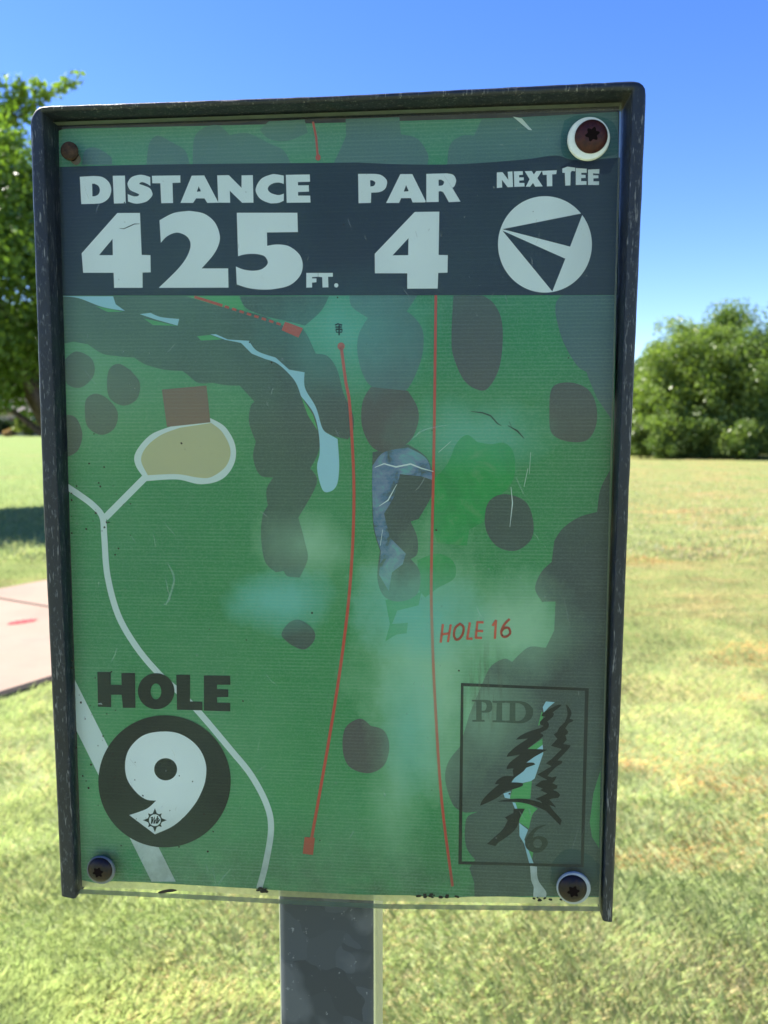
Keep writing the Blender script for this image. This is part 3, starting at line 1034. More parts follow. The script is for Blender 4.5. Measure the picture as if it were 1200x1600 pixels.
singles = [
    (WOODT, Z1([(275, 337), (285, 290, 1), (320, 280, 1), (370, 310, 1), (375, 337)])),
    (WOODT, Z1([(490, 337), (500, 265, 1), (530, 240, 1), (575, 262), (620, 290, 1), (635, 337)])),
    (WOODT, Z1([(645, 337), (650, 250, 1), (680, 215, 1), (730, 205, 1), (770, 238), (830, 232, 1), (900, 265, 1), (950, 290, 1), (975, 337)])),
    (WOODT, Z1([(870, 220), (900, 192), (1020, 186), (1030, 230), (960, 258, 1), (900, 250, 1)])),
    (WOODT, Z2([(-42, 337), (-20, 290, 1), (2, 240), (0, 184), (180, 178), (185, 235), (240, 250, 1), (275, 300, 1), (275, 337)])),
    (WOODT, Z2([(340, 337), (350, 270, 1), (390, 240, 1), (430, 240), (455, 185), (700, 172), (912, 160), (910, 337)])),
    (WOODT, Z4([(110, 52), (365, 52), (325, 112), (180, 136), (120, 95, 1)])),
    (WOODT, Z4([(180, 135), (255, 108, 1), (325, 112, 1), (380, 170, 1), (388, 240, 1), (370, 320, 1), (320, 410, 1), (240, 415, 1), (175, 375, 1), (142, 280, 1), (145, 200, 1)])),
    (WOODB, Z4([(190, 395), (330, 410), (365, 470, 1), (368, 530, 1), (335, 600, 1), (260, 640, 1), (195, 620, 1), (157, 540, 1), (160, 450, 1)])),
    (WOOD, Z4([(197, 640), (330, 610), (400, 660, 1), (425, 740, 1), (420, 800, 1), (370, 890), (340, 900), (365, 960, 1), (365, 1020, 1), (340, 1040), (375, 1090, 1), (365, 1170, 1), (300, 1200, 1), (240, 1180, 1), (215, 1110, 1), (225, 1010), (200, 920, 1), (195, 780, 1)])),
    (WOODB, Z4([(500, 52), (610, 52), (650, 80, 1), (680, 140, 1), (685, 230, 1), (670, 330, 1), (630, 400, 1), (590, 405, 1), (540, 370, 1), (500, 280, 1), (493, 200, 1)])),
    (WOODT, Z4([(905, 52), (1106, 52), (1096, 520), (1040, 440), (1010, 370, 1), (1000, 340), (960, 310, 1), (910, 220, 1), (885, 130, 1), (885, 80, 1)])),
    (WOODB, Z4([(870, 400, 1), (930, 378, 1), (1000, 400, 1), (1035, 460, 1), (1035, 540, 1), (1000, 595, 1), (930, 600, 1), (870, 570, 1), (860, 500, 1)])),
    (WOOD, Z4([(630, 830, 1), (690, 797, 1), (770, 825, 1), (800, 900, 1), (790, 970, 1), (730, 1010, 1), (660, 990, 1), (620, 920, 1)])),
    (WOOD, Z5([(912, 215, 1), (940, 175, 1), (980, 165, 1), (1030, 200, 1), (1035, 240, 1), (1000, 275, 1), (960, 265, 1), (925, 240, 1)])),
    (WOODB, Z6([(95, 570, 1), (150, 535, 1), (190, 562), (240, 580, 1), (260, 640, 1), (240, 710, 1), (180, 740, 1), (110, 715, 1), (85, 650, 1)])),
    (WOODB, Z3([(92, 300), (140, 262, 1), (200, 290, 1), (208, 350, 1), (160, 397, 1), (105, 380, 1)])),
    (WOODB, Z3([(265, 330, 1), (300, 308, 1), (345, 332), (380, 380, 1), (370, 440, 1), (320, 465, 1), (270, 440, 1), (257, 390, 1)])),
    (WOODB, Z3([(180, 440, 1), (215, 420, 1), (260, 440, 1), (297, 490, 1), (285, 550, 1), (235, 575, 1), (185, 545, 1), (174, 490, 1)])),
    (WOODB, Z3([(97, 498), (140, 510, 1), (165, 570, 1), (150, 630, 1), (115, 655, 1), (104, 652)])),
]
for k, (m_, p_) in enumerate(singles):
    flat('map_tree', m_, [[p_]], 3 + (k % 3) * 0.5, sheet)
mass = [(953, 735), (938, 765, 1), (933, 800), (905, 808, 1), (880, 825, 1), (866, 845), (862, 878), (845, 895, 1), (836, 920, 1), (847, 940), (868, 940), (866, 985), (853, 1012)] + \
    Z6([(835, 268), (780, 268, 1), (720, 322), (690, 310, 1), (640, 340, 1), (610, 400), (560, 520), (525, 640), (480, 700, 1), (470, 770, 1), (500, 860, 1), (545, 888), (592, 884), (552, 905, 1), (543, 960, 1), (550, 1020, 1), (582, 1065), (560, 1095), (578, 1150), (580, 1203)]) + [(840, 1400), (937, 1400)]
flat('map_woods', WOOD, [[mass]], 2, sheet)
T8 = T(700, 1060, 4.446)
flat('map_clearing', LGREEN, [[T8(p)] for p in (
    [(625, 330), (650, 230), (668, 250), (640, 320)], [(555, 490), (655, 418), (657, 466), (618, 491)], [(450, 760), (520, 730), (582, 712), (572, 836), (430, 836)],
    [(455, 860), (540, 862), (622, 905), (585, 950, 1), (562, 1045), (495, 1000), (498, 960), (535, 905), (470, 903)], [(553, 1180), (592, 1210), (583, 1262)],
    [(1010, 800), (1040, 700), (1060, 640), (1050, 1180), (1000, 1100), (985, 1000)])], 3, sheet)
flat('map_creek', SKYB, [[T8(p)] for p in (
    [(680, 160), (742, 165), (700, 200), (665, 238), (658, 200)], [(619, 490), (658, 461), (662, 520), (602, 695), (578, 713), (520, 726), (440, 722), (545, 585)],
    [(385, 800), (435, 785), (430, 836), (395, 829)], [(447, 860), (468, 864), (482, 905), (465, 905)], [(495, 1004), (556, 1052), (530, 1120), (595, 1287), (565, 1287), (530, 1150), (497, 1095)])], 4, sheet)
flat('map_path', PATHW, [[T8([(570, 1302), (618, 1308), (626, 1400, 1), (680, 1480, 1), (680, 1520), (592, 1518), (596, 1450), (577, 1400)])]], 4, sheet)

flat('map_fairway', DGREEN, [[Z4([(425, 745), (480, 680, 1), (510, 610, 1), (550, 575, 1), (590, 602), (640, 610, 1), (690, 605, 1), (725, 640, 1), (730, 720, 1), (700, 780, 1), (630, 830), (615, 900), (560, 930), (550, 990), (440, 980), (415, 900)])],
     [Z4([(365, 1045), (440, 1020, 1), (500, 1050, 1), (505, 1110, 1), (440, 1150, 1), (395, 1185), (372, 1160)])], [Z6([(245, 90), (380, 60), (370, 110), (290, 130), (270, 180), (330, 175), (325, 215), (285, 220), (245, 245), (262, 180)])]], 2, sheet)
flat('water_stain', STAIN, [[Z4([(197, 690), (240, 640, 1), (330, 622), (400, 665, 1), (424, 745), (380, 730), (300, 722), (280, 800, 1), (240, 870), (262, 960), (322, 1020), (310, 1060), (270, 1090), (258, 1160), (222, 1100), (228, 1010), (203, 920, 1), (196, 780, 1)])]], 6, sheet)
flat('crack', PATHW, [[Z4(stroke([(205, 697), (240, 683), (285, 695), (340, 684), (380, 700), (425, 712)], 6, True))], [Z4(stroke([(222, 842), (255, 820), (288, 760)], 5, True))],
     [Z4(stroke([(235, 930), (226, 990)], 5, True))], [Z4(stroke([(445, 640), (490, 600)], 4, True))], [Z4(stroke([(716, 770), (722, 830), (712, 920)], 4, True))], [Z4(stroke([(780, 700), (765, 770)], 4, True))],
     [Z4(stroke([(790, 640), (785, 720)], 3, True))], [Z2([(560, 176), (590, 182), (625, 222), (612, 220)])], [T(0, 0, 1)([(152, 1100), (158, 1098), (160, 1101)])]], 8, sheet)
flat('crack', BLACK, [[Z4(stroke([(567, 487), (610, 492), (640, 503), (665, 532), (680, 540)], 5, True))], [Z4(stroke([(705, 540), (740, 560), (765, 588)], 6, True))], [Z4(stroke([(710, 525), (718, 545)], 4, True))]], 8, sheet)
flat('map_creek', SKYB, [[Z3(p)] for p in (
    [(82, 55), (280, 55), (290, 85), (325, 110), (240, 95, 1), (150, 62, 1)], [(380, 122), (420, 117), (460, 133, 1), (528, 140), (522, 165), (440, 142)],
    [(645, 198), (665, 197), (710, 217), (790, 222), (820, 260, 1), (890, 285), (940, 330), (998, 340), (1000, 400, 1), (1040, 470, 1), (1065, 550, 1), (1090, 573), (1122, 590), (1128, 690, 1), (1120, 760, 1), (1095, 787, 1), (1065, 780, 1), (1045, 700, 1), (1055, 640, 1), (1050, 560, 1), (1030, 490, 1), (985, 430), (960, 370, 1), (900, 310, 1), (850, 290), (800, 270), (760, 230), (700, 218)])], 4, sheet)
flat('map_clearing', LGREEN, [[Z3(p)] for p in ([(215, 92), (320, 113), (260, 114)], [(395, 138), (522, 166), (430, 163)], [(595, 205), (645, 200), (690, 217), (610, 221)], [(985, 430), (1030, 500), (1048, 560), (1010, 500)], [(560, 54), (750, 54), (775, 108), (660, 86)])], 3.5, sheet)
flat('map_pavilion', BROWN, [[Z3([(463, 405), (630, 390), (645, 528), (482, 545)])]], 6, sheet)
flat('map_path', PATHW, [[Z3([(500, 542), (645, 512), (700, 545, 1), (737, 610, 1), (735, 680, 1), (690, 740, 1), (610, 760, 1), (520, 742, 1), (405, 748), (365, 690, 1), (365, 640, 1), (420, 575, 1)])]], 4, sheet)
flat('map_sand', SAND, [[Z3([(530, 548), (648, 530), (690, 565, 1), (720, 630, 1), (705, 690, 1), (650, 732, 1), (600, 735, 1), (520, 722, 1), (410, 726), (385, 670, 1), (405, 620, 1), (460, 575, 1)])]], 5, sheet)
flat('map_path', PATHW, [[Z3(stroke([(398, 737), (250, 886)], 26))]], 5.5, sheet)
flat('map_path', PATHW, [[stroke([(104, 760), (125, 774, 1), (146, 790, 1), (160, 808, 1), (163, 840, 1), (168, 900, 1), (185, 962, 1), (214, 1012, 1), (247.5, 1052, 1), (277, 1079, 1), (310, 1112, 1), (360, 1171, 1), (393, 1212, 1), (417, 1258, 1), (423.5, 1296, 1), (415, 1350, 1), (405, 1388)], 9.5)]], 5, sheet)
flat('map_path', PATHW, [[Z5([(128, 372), (515, 1146), (424, 1146), (133, 560)])]], 4, sheet)

flat('throw_line', RED, [[stroke([(533, 541), (540, 595, 1), (547, 640, 1), (553, 770, 1), (548, 900, 1), (535, 1020, 1), (515, 1150, 1), (486, 1315)], 4.6)], [ell(533, 541, 5.6, 6, 20)]], 7, sheet)
flat('throw_line', RED, [[stroke([(681, 460), (678, 700, 1), (674, 890, 1), (675, 980, 1), (680, 1100, 1), (690, 1250, 1), (707, 1385)], 4.2)]], 7, sheet)
flat('throw_line', RED, [[stroke([(489, 190), (494, 215), (496.5, 246)], 3.4)], [ell(497, 246, 4, 5, 16)]], 7, sheet)
ds = [[Z3(stroke([(585, 57), (690, 90)], 10))]]
for k in range(8):
    f_ = (k + 0.6) / 8
    ds.append([Z3(stroke([(690 + 222 * f_ - 8, 90 + 72 * f_ - 2.6), (690 + 222 * f_ + 8, 90 + 72 * f_ + 2.6)], 9))])
flat('throw_line', RED, ds, 7, sheet)
flat('tee_marker', RED, [[Z3([(925, 150), (992, 175), (975, 210), (912, 182)])]], 7.5, sheet)
flat('tee_marker', RED, [[[(476, 1308), (492, 1309), (489, 1336), (473, 1334)]]], 7.5, sheet)
TB = T(500, 480, 20)
flat('basket_symbol', BLACK, [[TB(stroke([(470, 560), (560, 520), (690, 560)], 45))], [TB(stroke([(480, 620), (680, 620)], 45))], [TB(stroke([(490, 690), (690, 690)], 50))], [TB(stroke([(500, 690), (510, 780), (680, 780), (690, 690)], 35))], [TB(stroke([(597, 560), (597, 880)], 45))]], 7, sheet)

# header
flat('header_band', NAVY, [[[(89, 261), (200, 258, 1), (326, 256, 1), (560, 254), (640, 257, 1), (727, 256, 1), (820, 249, 1), (868, 243, 1), (900, 250, 1), (969, 246), (965, 461), (94, 462)]]], 8, sheet)
T1, T2, T3, T4 = T(110, 260, 6), T(300, 260, 5), T(540, 260, 6), T(760, 260, 6)
PX = T(0, 0, 1)
letters = [
    (T1, [[(88, 97), (215, 90), (300, 100, 1), (362, 150, 1), (383, 222, 1), (360, 295, 1), (300, 340, 1), (225, 351), (102, 353)], [(203, 162), (225, 162), (262, 182, 1), (276, 222, 1), (262, 262, 1), (230, 279), (206, 280)]]),
    (T1, [[(397, 88), (511, 86), (519, 345), (408, 348)]]),
    (T1, [[(748, 100), (690, 82, 1), (640, 80, 1), (575, 100, 1), (540, 145, 1), (538, 180, 1), (562, 222, 1), (620, 250, 1), (645, 265, 1), (625, 280, 1), (585, 278, 1), (537, 258), (540, 328), (590, 345, 1), (640, 348, 1), (715, 328, 1), (763, 280, 1), (768, 250, 1), (745, 205, 1), (690, 180, 1), (648, 165, 1), (655, 152, 1), (680, 148, 1), (722, 165, 1), (750, 183)]]),
    (T1, [[(764, 88), (1030, 84), (1031, 152), (957, 155), (962, 343), (852, 345), (843, 158), (768, 158)]]),
    (PX, [[(282, 317), (299.5, 274.5), (319, 274), (341.4, 316.7), (324, 317), (319.4, 310), (306.4, 310), (301.6, 317)], [(310.4, 291), (314, 299), (307.6, 299.6)]]),
    (T2, [[(197, 70), (287, 68), (387, 168), (387, 70), (475, 68), (480, 283), (392, 284), (295, 190), (298, 284), (205, 283)]]),
    (T2, [[(717, 72), (660, 62, 1), (620, 63, 1), (540, 98, 1), (497, 180, 1), (530, 250, 1), (600, 285, 1), (640, 288, 1), (680, 284, 1), (717, 268), (717, 212), (690, 222, 1), (660, 222, 1), (612, 205, 1), (592, 175, 1), (610, 145, 1), (650, 128, 1), (690, 128, 1), (717, 138)]]),
    (T2, [[(733, 66), (920, 63), (922, 120), (827, 122), (828, 148), (912, 147), (914, 197), (828, 200), (829, 228), (923, 228), (926, 282), (740, 284)]]),
    (T2, [[(893, 832), (984, 832), (984, 862), (938, 865), (938, 875), (972, 875), (972, 905), (938, 908), (938, 946), (893, 947)]]),
    (T2, [[(986, 832), (1100, 832), (1100, 862), (1063, 862), (1066, 945), (1020, 946), (1017, 865), (986, 862)]]),
    (T2, [ell(1127, 929, 16, 17, 20)]),
    (T3, [[(117, 70), (270, 70), (330, 80, 1), (380, 120, 1), (388, 160, 1), (370, 210, 1), (320, 240, 1), (240, 246), (237, 342), (122, 345)], [(230, 130), (250, 130), (275, 145, 1), (277, 165, 1), (262, 183, 1), (232, 188)]]),
    (T3, [[(380, 343), (513, 72), (625, 72), (752, 328), (745, 337), (628, 338), (612, 297), (520, 298), (502, 342)], [(567, 175), (592, 233), (545, 236)]]),
    (T3, [[(757, 70), (950, 65), (1010, 80, 1), (1036, 130, 1), (1020, 185, 1), (1000, 200), (1077, 330), (968, 335), (920, 250, 1), (895, 233, 1), (872, 235), (872, 333), (757, 335)], [(872, 125), (895, 124), (920, 140, 1), (920, 160, 1), (905, 178, 1), (872, 182)]]),
    (T4, [[(98, 57), (150, 53), (205, 125), (200, 50), (243, 47), (250, 192), (200, 195), (145, 125), (148, 198), (98, 202)]]),
    (T4, [[(258, 47), (340, 45), (342, 78), (306, 82), (307, 103), (350, 103), (350, 130), (308, 133), (309, 155), (356, 155), (358, 188), (262, 192)]]),
    (T4, [[(360, 45), (425, 43), (445, 75), (468, 43), (520, 42), (478, 110), (528, 187), (458, 190), (437, 155), (410, 190), (370, 190), (405, 120)]]),
    (T4, [[(522, 42), (660, 36), (655, 72), (617, 75), (618, 185), (568, 187), (565, 78), (530, 80)]]),
    (T4, [[(712, 20), (760, 2), (832, 12), (832, 45), (800, 42), (790, 60), (787, 178), (740, 180), (735, 60), (712, 60)]]),
    (T4, [[(838, 15), (940, 22), (940, 60), (890, 60), (890, 78), (930, 80), (930, 108), (888, 110), (888, 138), (938, 138), (938, 172), (838, 174)]]),
    (T4, [[(953, 30), (1060, 25), (1058, 68), (1000, 65), (1000, 82), (1050, 84), (1050, 110), (1003, 112), (1003, 140), (1056, 140), (1055, 174), (953, 174)]]),
]
for tf, lp in letters:
    flat('letter', WHITE, [[tf(p) for p in lp]], 9, sheet)
numerals = [
    (T1, [[(440, 437), (652, 436), (668, 830), (750, 832), (753, 993), (676, 995), (677, 1138), (410, 1138), (405, 997), (120, 997), (105, 815)], [(395, 680), (398, 832), (268, 832)]]),
    (PX, [[(249.2, 344.2), (270, 333.3, 1), (290, 330, 1), (300, 330, 1), (320, 334.4, 1), (336, 348, 1), (343.4, 368, 1), (341, 384, 1), (332, 400, 1), (315, 419.4), (356.4, 419.4), (357, 449.4), (248, 449.7), (276.7, 421.7, 1), (291.7, 401.7, 1), (297.8, 383.3, 1), (293.3, 370.8, 1), (281.7, 364.2, 1), (271.7, 364.2, 1), (260, 370, 1), (251.3, 379.2)]]),
    (T2, [[(350, 362), (823, 362), (827, 513), (585, 516), (587, 620), (670, 610, 1), (760, 625, 1), (840, 690, 1), (865, 775, 1), (840, 860, 1), (760, 930, 1), (640, 958, 1), (540, 962, 1), (440, 950, 1), (350, 922), (343, 782), (400, 805, 1), (480, 815, 1), (550, 800, 1), (592, 755, 1), (570, 705, 1), (520, 687, 1), (460, 683, 1), (400, 690, 1), (360, 702)]]),
    (T3, [[(648, 427), (878, 424), (872, 830), (958, 832), (955, 996), (868, 998), (863, 1145), (578, 1146), (578, 1002), (275, 1002), (273, 820)], [(590, 672), (587, 832), (440, 834)]]),
]
for tf, lp in numerals:
    flat('numeral', WHITE, [[tf(p) for p in lp]], 9, sheet)
flat('arrow_disc', WHITE, [[T4(ell(549, 731, 440, 452, 90))]], 9, sheet)
flat('arrow', NAVY, [[T4([(150, 588), (905, 438), (785, 752)])], [T4([(150, 602), (740, 865), (618, 1172)])]], 10, sheet)
flat('header_scratch', BLACK, [[T1(stroke([(460, 580), (500, 585), (545, 565), (600, 540), (650, 538)], 9, True))]], 10, sheet)

# hole number
T5 = T(140, 1040, 5)
for lp in ([[(60, 50), (165, 50), (165, 150), (250, 152), (248, 58), (355, 58), (358, 330), (260, 330), (250, 228), (168, 228), (168, 325), (65, 322)]],
           [ell(520, 200, 143, 141), ell(518, 202, 42, 62, 40)],
           [[(677, 72), (785, 72), (785, 280), (880, 283), (882, 350), (683, 345)]],
           [[(893, 77), (1097, 80), (1100, 150), (995, 150), (995, 185), (1083, 187), (1083, 245), (995, 247), (997, 290), (1098, 292), (1098, 358), (893, 352)]]):
    flat('letter', BLACK, [[T5(p) for p in lp]], 8, sheet)
flat('number_disc', BLACK, [[T5(ell(585, 905, 517, 516, 100))]], 8, sheet)
flat('numeral', WHITE, [[T5([(520, 1055), (440, 1045, 1), (360, 985, 1), (295, 890, 1), (277, 780, 1), (300, 670, 1), (370, 580, 1), (460, 530, 1), (590, 515, 1), (700, 532, 1), (800, 590, 1), (870, 670, 1), (908, 770, 1), (908, 870, 1), (885, 960, 1), (830, 1070, 1), (740, 1180, 1), (640, 1260, 1), (510, 1318), (310, 1168), (400, 1138, 1), (460, 1110, 1)]), T5(ell(594, 810, 90, 87, 40))]], 9, sheet)
rose = [[T5(ell(510, 1208, 56, 56, 32)), T5(ell(510, 1208, 46, 46, 32))]]
for k in range(8):
    a = math.pi / 4 * k
    ln, hw = (94, 17) if k % 2 == 0 else (76, 13)
    c, s_ = math.cos(a), math.sin(a)
    rose.append([T5([(510 + c * 50 - s_ * hw, 1208 + s_ * 50 + c * hw), (510 + c * ln, 1208 + s_ * ln), (510 + c * 50 + s_ * hw, 1208 + s_ * 50 - c * hw)])])
rose += [[T5(stroke(p, 12))] for p in ([(478, 1190), (490, 1182), (484, 1235)], [(486, 1230), (508, 1180), (503, 1235)], [(504, 1230), (528, 1185), (520, 1235)], [(526, 1232), (545, 1205), (535, 1190), (525, 1215)])]
flat('compass_emblem', BLACK, rose, 10, sheet)

# hand lettering beside the second line
T6 = T(660, 940, 7.5)
for ps in ([[(240, 270), (215, 475)], [(332, 275), (300, 470)], [(222, 385), (318, 372)]],
           [[(440, 260), (385, 310, 1), (370, 390, 1), (395, 445, 1), (440, 430, 1), (475, 370, 1), (482, 300, 1), (440, 260)]],
           [[(555, 250), (525, 435), (582, 435)]],
           [[(645, 240), (625, 425), (692, 425)], [(640, 243), (712, 243)], [(632, 342), (705, 346)]],
           [[(825, 280), (862, 222), (850, 430)]],
           [[(1018, 208), (960, 270, 1), (925, 350, 1), (940, 405, 1), (985, 410, 1), (1028, 370, 1), (1012, 312, 1), (965, 310, 1), (930, 345)]]):
    flat('letter', ink('ink_hand_red', (0.80, 0.10, 0.06, 1), 0.08), [[T6(q)] for p in ps for q in segs(p, 27)], 7, sheet)

# park emblem
flat('emblem_border', EMB, [[T8([(90, 32), (978, 68), (942, 1312), (72, 1292)]), T8([(108, 54), (952, 86), (922, 1292), (96, 1272)])]], 6, sheet)
T7 = T(700, 1060, 7.5)
PIDI = ink('ink_emblem_faded', (0.030, 0.045, 0.036, 1), 0.2)
for lp in ([[(280, 252), (440, 252), (500, 265, 1), (520, 320, 1), (510, 375, 1), (470, 400, 1), (395, 402), (395, 485), (430, 488), (430, 508), (285, 508), (285, 488), (330, 485), (330, 272), (280, 270)], [(395, 275), (440, 290, 1), (452, 330, 1), (435, 372, 1), (395, 380)]],
           [[(520, 262), (678, 262), (678, 285), (635, 288), (635, 492), (678, 495), (678, 518), (520, 515), (522, 492), (565, 490), (570, 290), (520, 285)]],
           [[(680, 262), (830, 264), (920, 285, 1), (985, 340, 1), (998, 395, 1), (980, 460, 1), (920, 510, 1), (840, 528, 1), (680, 518), (680, 495), (720, 493), (725, 290), (680, 285)], [(790, 290), (840, 295, 1), (890, 325, 1), (912, 395, 1), (890, 460, 1), (840, 495, 1), (790, 497)]]):
    flat('letter', PIDI, [[T7(p) for p in lp]], 6, sheet)
flat('emblem_pine', EMB, [
    [T8([(790, 184), (765, 184, 1), (720, 205, 1), (660, 240, 1), (650, 262), (678, 265), (640, 300, 1), (640, 320), (665, 330), (640, 345), (560, 370, 1), (500, 400, 1), (472, 425), (555, 418), (470, 475, 1), (420, 520, 1), (408, 545), (500, 530), (440, 575, 1), (412, 610, 1), (408, 630), (455, 625), (450, 640), (455, 680), (390, 680, 1), (345, 705, 1), (325, 735), (355, 735), (290, 790, 1), (240, 845, 1), (222, 885), (270, 865, 1), (340, 830, 1), (400, 785), (500, 755, 1), (522, 738, 1), (500, 725, 1), (440, 722), (450, 700), (525, 645), (545, 620), (607, 598), (590, 585, 1), (545, 585), (600, 545), (690, 495), (640, 492), (550, 490), (640, 420, 1), (662, 395, 1), (640, 380), (690, 350, 1), (702, 320, 1), (690, 300), (730, 265), (737, 245), (725, 238), (775, 200)])],
    [T8([(818, 178), (840, 200, 1), (858, 240, 1), (845, 280), (872, 290), (865, 300), (840, 310), (815, 345), (835, 370), (830, 385), (815, 395), (825, 425), (800, 455), (852, 465), (845, 480), (800, 530), (760, 570), (795, 575), (790, 590), (750, 615), (715, 650), (690, 678), (720, 688), (755, 680), (745, 705), (725, 728), (762, 745), (755, 765), (730, 775), (762, 790, 1), (778, 810, 1), (765, 830), (720, 835), (705, 842), (730, 870), (752, 898), (705, 878), (720, 905), (770, 960), (790, 985), (780, 1022), (740, 980), (680, 920), (600, 885, 1), (500, 862, 1), (420, 857, 1), (340, 856), (400, 843, 1), (500, 835, 1), (580, 845, 1), (655, 866), (640, 850), (605, 838), (690, 800), (640, 775), (660, 765), (605, 745), (650, 710), (690, 705), (660, 690), (620, 668), (720, 610), (680, 590), (720, 560), (790, 490), (715, 468), (760, 420), (735, 390), (760, 370), (770, 345), (810, 305), (830, 250, 1)])],
    [T8([(455, 905), (535, 905), (500, 970), (480, 1030, 1), (430, 1085, 1), (350, 1140), (330, 1165), (270, 1150), (320, 1105), (380, 1050, 1), (415, 985), (395, 965), (455, 935)])]], 7, sheet)
flat('numeral', PIDI, [[T8([(680, 1015), (610, 1035, 1), (560, 1085, 1), (535, 1140, 1), (550, 1185, 1), (600, 1210, 1), (655, 1200, 1), (693, 1150, 1), (680, 1110, 1), (640, 1095, 1), (605, 1100, 1), (590, 1110), (600, 1075, 1), (630, 1045, 1), (675, 1022)]), T8(ell(622, 1147, 30, 32, 28))]], 7, sheet)

# damp rings round the screws on the right, and the drip on the header
HALO = ink('damp_ring', (0.035, 0.13, 0.125, 1), 0.35)
def wobbly(cx, cy, rx, ry, n, a_, sd):
    return [(cx + rx * (1 + a_ * math.sin(3 * t_ + sd) + a_ * 0.7 * math.sin(7 * t_ + sd * 2)) * math.cos(t_), cy + ry * (1 + a_ * math.cos(4 * t_ + sd)) * math.sin(t_), 1) for t_ in [2 * math.pi * k / n for k in range(n)]]
flat('damp_ring', HALO, [[[(882, 188), (905, 180, 1), (945, 184, 1), (963, 200, 1), (966, 240), (930, 249), (900, 250), (880, 243, 1), (876, 215, 1)]]], 7, sheet)
flat('damp_ring', ink('damp_ring_low', (0.03, 0.085, 0.09, 1), 0.2), [[wobbly(898, 1362, 40, 34, 22, 0.07, 1.0)]], 5, sheet)
flat('header_drip', ink('ink_wet_navy', (0.006, 0.009, 0.026, 1), 0.05), [[T4([(690, 10), (760, -30, 1), (830, -58, 1), (900, -40), (1235, -78), (1180, 10, 1), (1165, 52, 1), (1125, 72, 1), (1060, 66), (1058, 26), (955, 30), (940, 22), (838, 13), (760, 0), (715, 18)])]], 8.5, sheet)
# scratches and specks on the face of the cover
msc, tsc = new_mat('scratch')
_d = tsc.n('ShaderNodeBsdfDiffuse'); _d.inputs[0].default_value = (0.75, 0.80, 0.82, 1)
_x = tsc.n('ShaderNodeBsdfTransparent')
_b = tsc.n('ShaderNodeMixShader', i_0=0.13); tsc.l(_x.outputs[0], _b.inputs[1]); tsc.l(_d.outputs[0], _b.inputs[2])
tsc.l(_b.outputs[0], tsc.out.inputs['Surface'])
rs = random.Random(5)
sc = []
for k in range(70):
    x_, y_ = rs.uniform(130, 930), rs.choice((rs.uniform(480, 1380), rs.uniform(880, 1380), rs.uniform(270, 460)))
    a_, l_ = rs.gauss(1.35, 0.5), rs.choice((6, 10, 14, 22, 40)) * rs.uniform(0.6, 1.2)
    b_ = rs.uniform(-0.15, 0.15)
    sc.append([stroke([(x_, y_), (x_ + l_ * 0.5 * math.cos(a_ + b_), y_ + l_ * 0.5 * math.sin(a_ + b_), 1), (x_ + l_ * math.cos(a_), y_ + l_ * math.sin(a_))], rs.uniform(0.8, 1.6), True)])
for k in range(120):
    x_, y_ = rs.uniform(110, 940), rs.uniform(200, 1390)
    q = rs.uniform(0.7, 1.7)
    sc.append([[(x_ + q * math.cos(t_), y_ + q * 1.1 * math.sin(t_)) for t_ in (0.3, 1.4, 2.3, 3.6, 4.9)]])
for pa, w_ in (([(262, 880), (272, 905, 1), (262, 940, 1), (255, 944)], 3), ([(640, 690), (662, 672, 1), (700, 664)], 2), ([(905, 1290), (893, 1330)], 1.5), ([(915, 1285), (905, 1325)], 1.5), ([(880, 930), (892, 985)], 1.4), ([(136, 1325), (142, 1332)], 1.6)):
    sc.append([stroke(pa, w_, True)])
tag(flat('scratches', msc, sc, 1, acr, -0.0001), kind='stuff')
mdk = plain('grit_speck', (0.03, 0.022, 0.015, 1), 0.9)
gr_ = []
for k in range(110):
    x_, y_ = rs.choice(((rs.gauss(150, 30), rs.gauss(1160, 60)), (rs.gauss(270, 45), rs.gauss(1250, 40)), (rs.gauss(150, 22), rs.gauss(790, 50)), (rs.uniform(130, 920), rs.uniform(270, 1380))))
    x_ = max(112, x_)
    q = rs.uniform(0.6, 1.9)
    gr_.append([[(x_ + q * rs.uniform(0.7, 1.3) * math.cos(t_), y_ + q * rs.uniform(0.7, 1.3) * math.sin(t_)) for t_ in (0.3, 1.4, 2.3, 3.6, 4.9)]])
gr_.append([stroke([(247, 1395), (262, 1392, 1), (276, 1391)], 5, True)])
tag(flat('grit_specks', mdk, gr_, 1, acr, -0.00015), kind='stuff')

# ---- screws with washers
def mat_rust(name, c1, c2, rough):
    m, t = new_mat(name)
    tc = t.n('ShaderNodeTexCoord')
    n = t.noise(tc.outputs['Object'], 420, 5, 0.7)
    c = t.mix(t.ramp(n, [(0.35, 0.0), (0.65, 1.0)]), c1, c2)
    p = principled(t, Base_Color=c, Roughness=rough, Metallic=0.0, Specular_IOR_Level=0.28)
    bump(t, p, n, 0.5, 0.0005)
    return m


M_RUST = mat_rust('rusty_screw', (0.026, 0.006, 0.008, 1), (0.055, 0.013, 0.010, 1), 0.5)
M_DARKS = mat_rust('dark_screw', (0.005, 0.005, 0.010, 1), (0.022, 0.010, 0.008, 1), 0.38)
M_WASH = plain('nylon_washer', (0.62, 0.66, 0.66, 1), 0.5, 0.4, 0, 300, 0.25)
M_WASHG = plain('dirty_washer', (0.12, 0.135, 0.155, 1), 0.4, 0.5, 0, 300, 0.4)
M_HOLE_SHADE = plain('recess_shade', (0.006, 0.003, 0.003, 1), 0.9, 0.1)


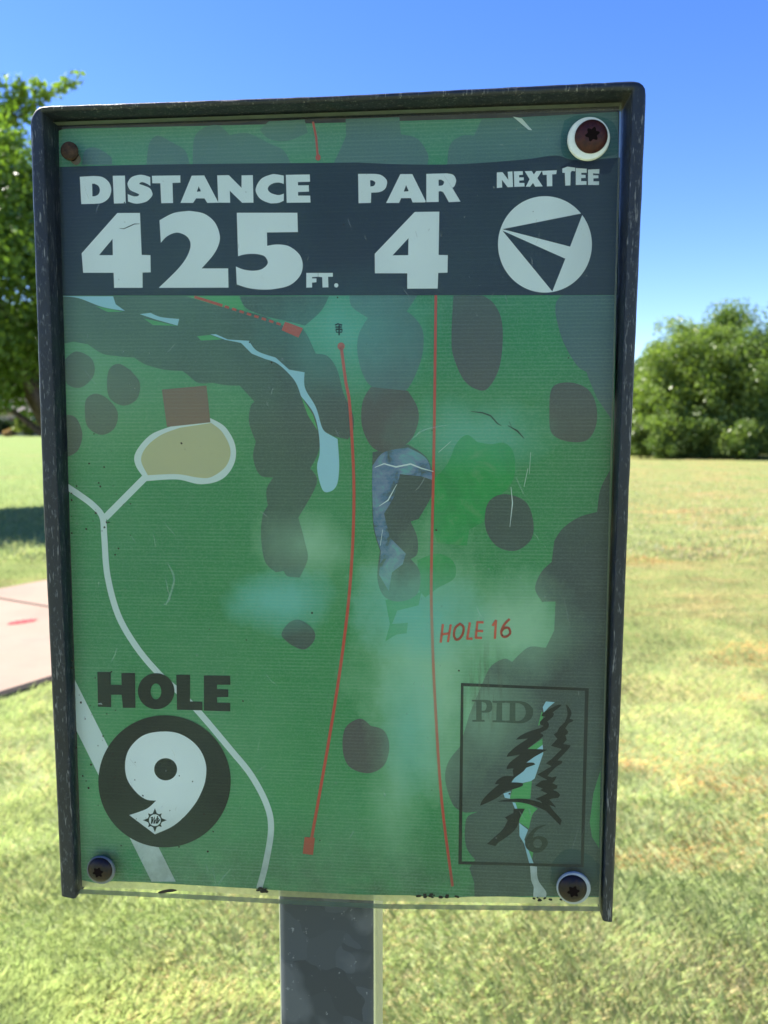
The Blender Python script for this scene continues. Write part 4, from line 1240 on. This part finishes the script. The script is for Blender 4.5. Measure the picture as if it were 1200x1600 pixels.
def lathe(prof, c, n=36, sx=1.0):
    V, Fc = [], []
    for r_, y in prof:
        for k in range(n):
            a = 2 * math.pi * k / n
            V.append((c.x + r_ * math.cos(a) * sx, c.y + y, c.z + r_ * math.sin(a)))
    for j in range(len(prof) - 1):
        for k in range(n):
            Fc.append((j * n + k, j * n + (k + 1) % n, (j + 1) * n + (k + 1) % n, (j + 1) * n + k))
    Fc.append(tuple(range((len(prof) - 1) * n, len(prof) * n)))
    return V, Fc


def screw(px, py, rh, wash, wr, woff, hmat, star=True, dome=0.42, rot=0.2):
    c = S(px, py, -0.0004)
    rm = rh / 3075.0
    zb = -0.0004
    if wash is not None:
        wc = S(px + woff[0], py + woff[1], -0.0001)
        w = wr / 3075.0
        v, f = lathe([(w * 0.5, -0.0003), (w * 0.5, -0.0012), (w * 0.88, -0.0015), (w * 0.97, -0.0011), (w, -0.0003), (w, 0.0)], wc)
        f = f[:-1]
    prof = [(rm * math.cos(R(a)) if a < 90 else 0.0004, -0.0013 - rm * dome * math.sin(R(a))) for a in (0, 12, 25, 40, 52)]
    prof = [(rm, -0.0004)] + prof
    r_in = rm * 0.46
    top = prof[-1][1]
    prof += [(r_in, top - rm * 0.05)]
    v2, f2 = lathe(prof, c)
    s = link('screw', mesh_from('screw', v2, f2, True, 40), sign, hmat)
    if star:
        # six-lobed recess: flat dark face for its shade, set just above the crown
        pts = []
        for k in range(36):
            a = 2 * math.pi * k / 36 + rot
            q = r_in * (0.80 + 0.17 * math.cos(6 * (a - rot)))
            pts.append((c.x + q * math.cos(a), c.y + prof[-1][1] - 0.00008, c.z + q * math.sin(a)))
        link('socket_shade', mesh_from('socket_shade', pts, [tuple(range(36))]), s, M_HOLE_SHADE)
    if wash is not None:
        link('washer', mesh_from('washer', v, f, True, 40), s, wash)
    return s


s_tr = screw(923, 215, 23.5, M_WASH, 30.5, (-3.5, 2.5), M_RUST)
s_tr['label'] = 'rusty red screw head on an off-centre white washer'
s_bl = screw(158, 1357, 21, M_WASHG, 24.5, (0.5, 1.5), M_DARKS)
s_br = screw(894, 1386, 22.5, plain('pale_washer', (0.30, 0.33, 0.35, 1), 0.4, 0.5, 0, 300, 0.35), 27, (2.0, 0.5), M_DARKS)
s_tl = screw(110, 237, 13.5, None, 0, (0, 0), mat_rust('corroded_screw', (0.016, 0.010, 0.010, 1), (0.07, 0.04, 0.025, 1), 0.8), False, 0.35)
s_tl['label'] = 'small corroded screw without washer'
# the worn end of its hole
flat('screw_hole_and_shade', plain('hole_edge', (0.09, 0.075, 0.06, 1), 0.8, 0.2, 0, 500, 0.5), [[[(107, 246), (112, 254, 1), (119, 258, 1), (125, 254, 1), (126, 247, 1), (121, 239, 1), (115, 236)]]], 1, sign, -0.0002)
flat('screw_hole_and_shade', M_HOLE_SHADE, [[[(108, 247), (113, 252, 1), (118, 250, 1), (123, 242), (118, 236), (110, 238)]]], 3, sign, -0.0002)  # flat dark face for the shade inside the hole
print('objects', len(bpy.data.objects), 'tris', sum(len(o.data.polygons) for o in bpy.data.objects if o.type == 'MESH'))
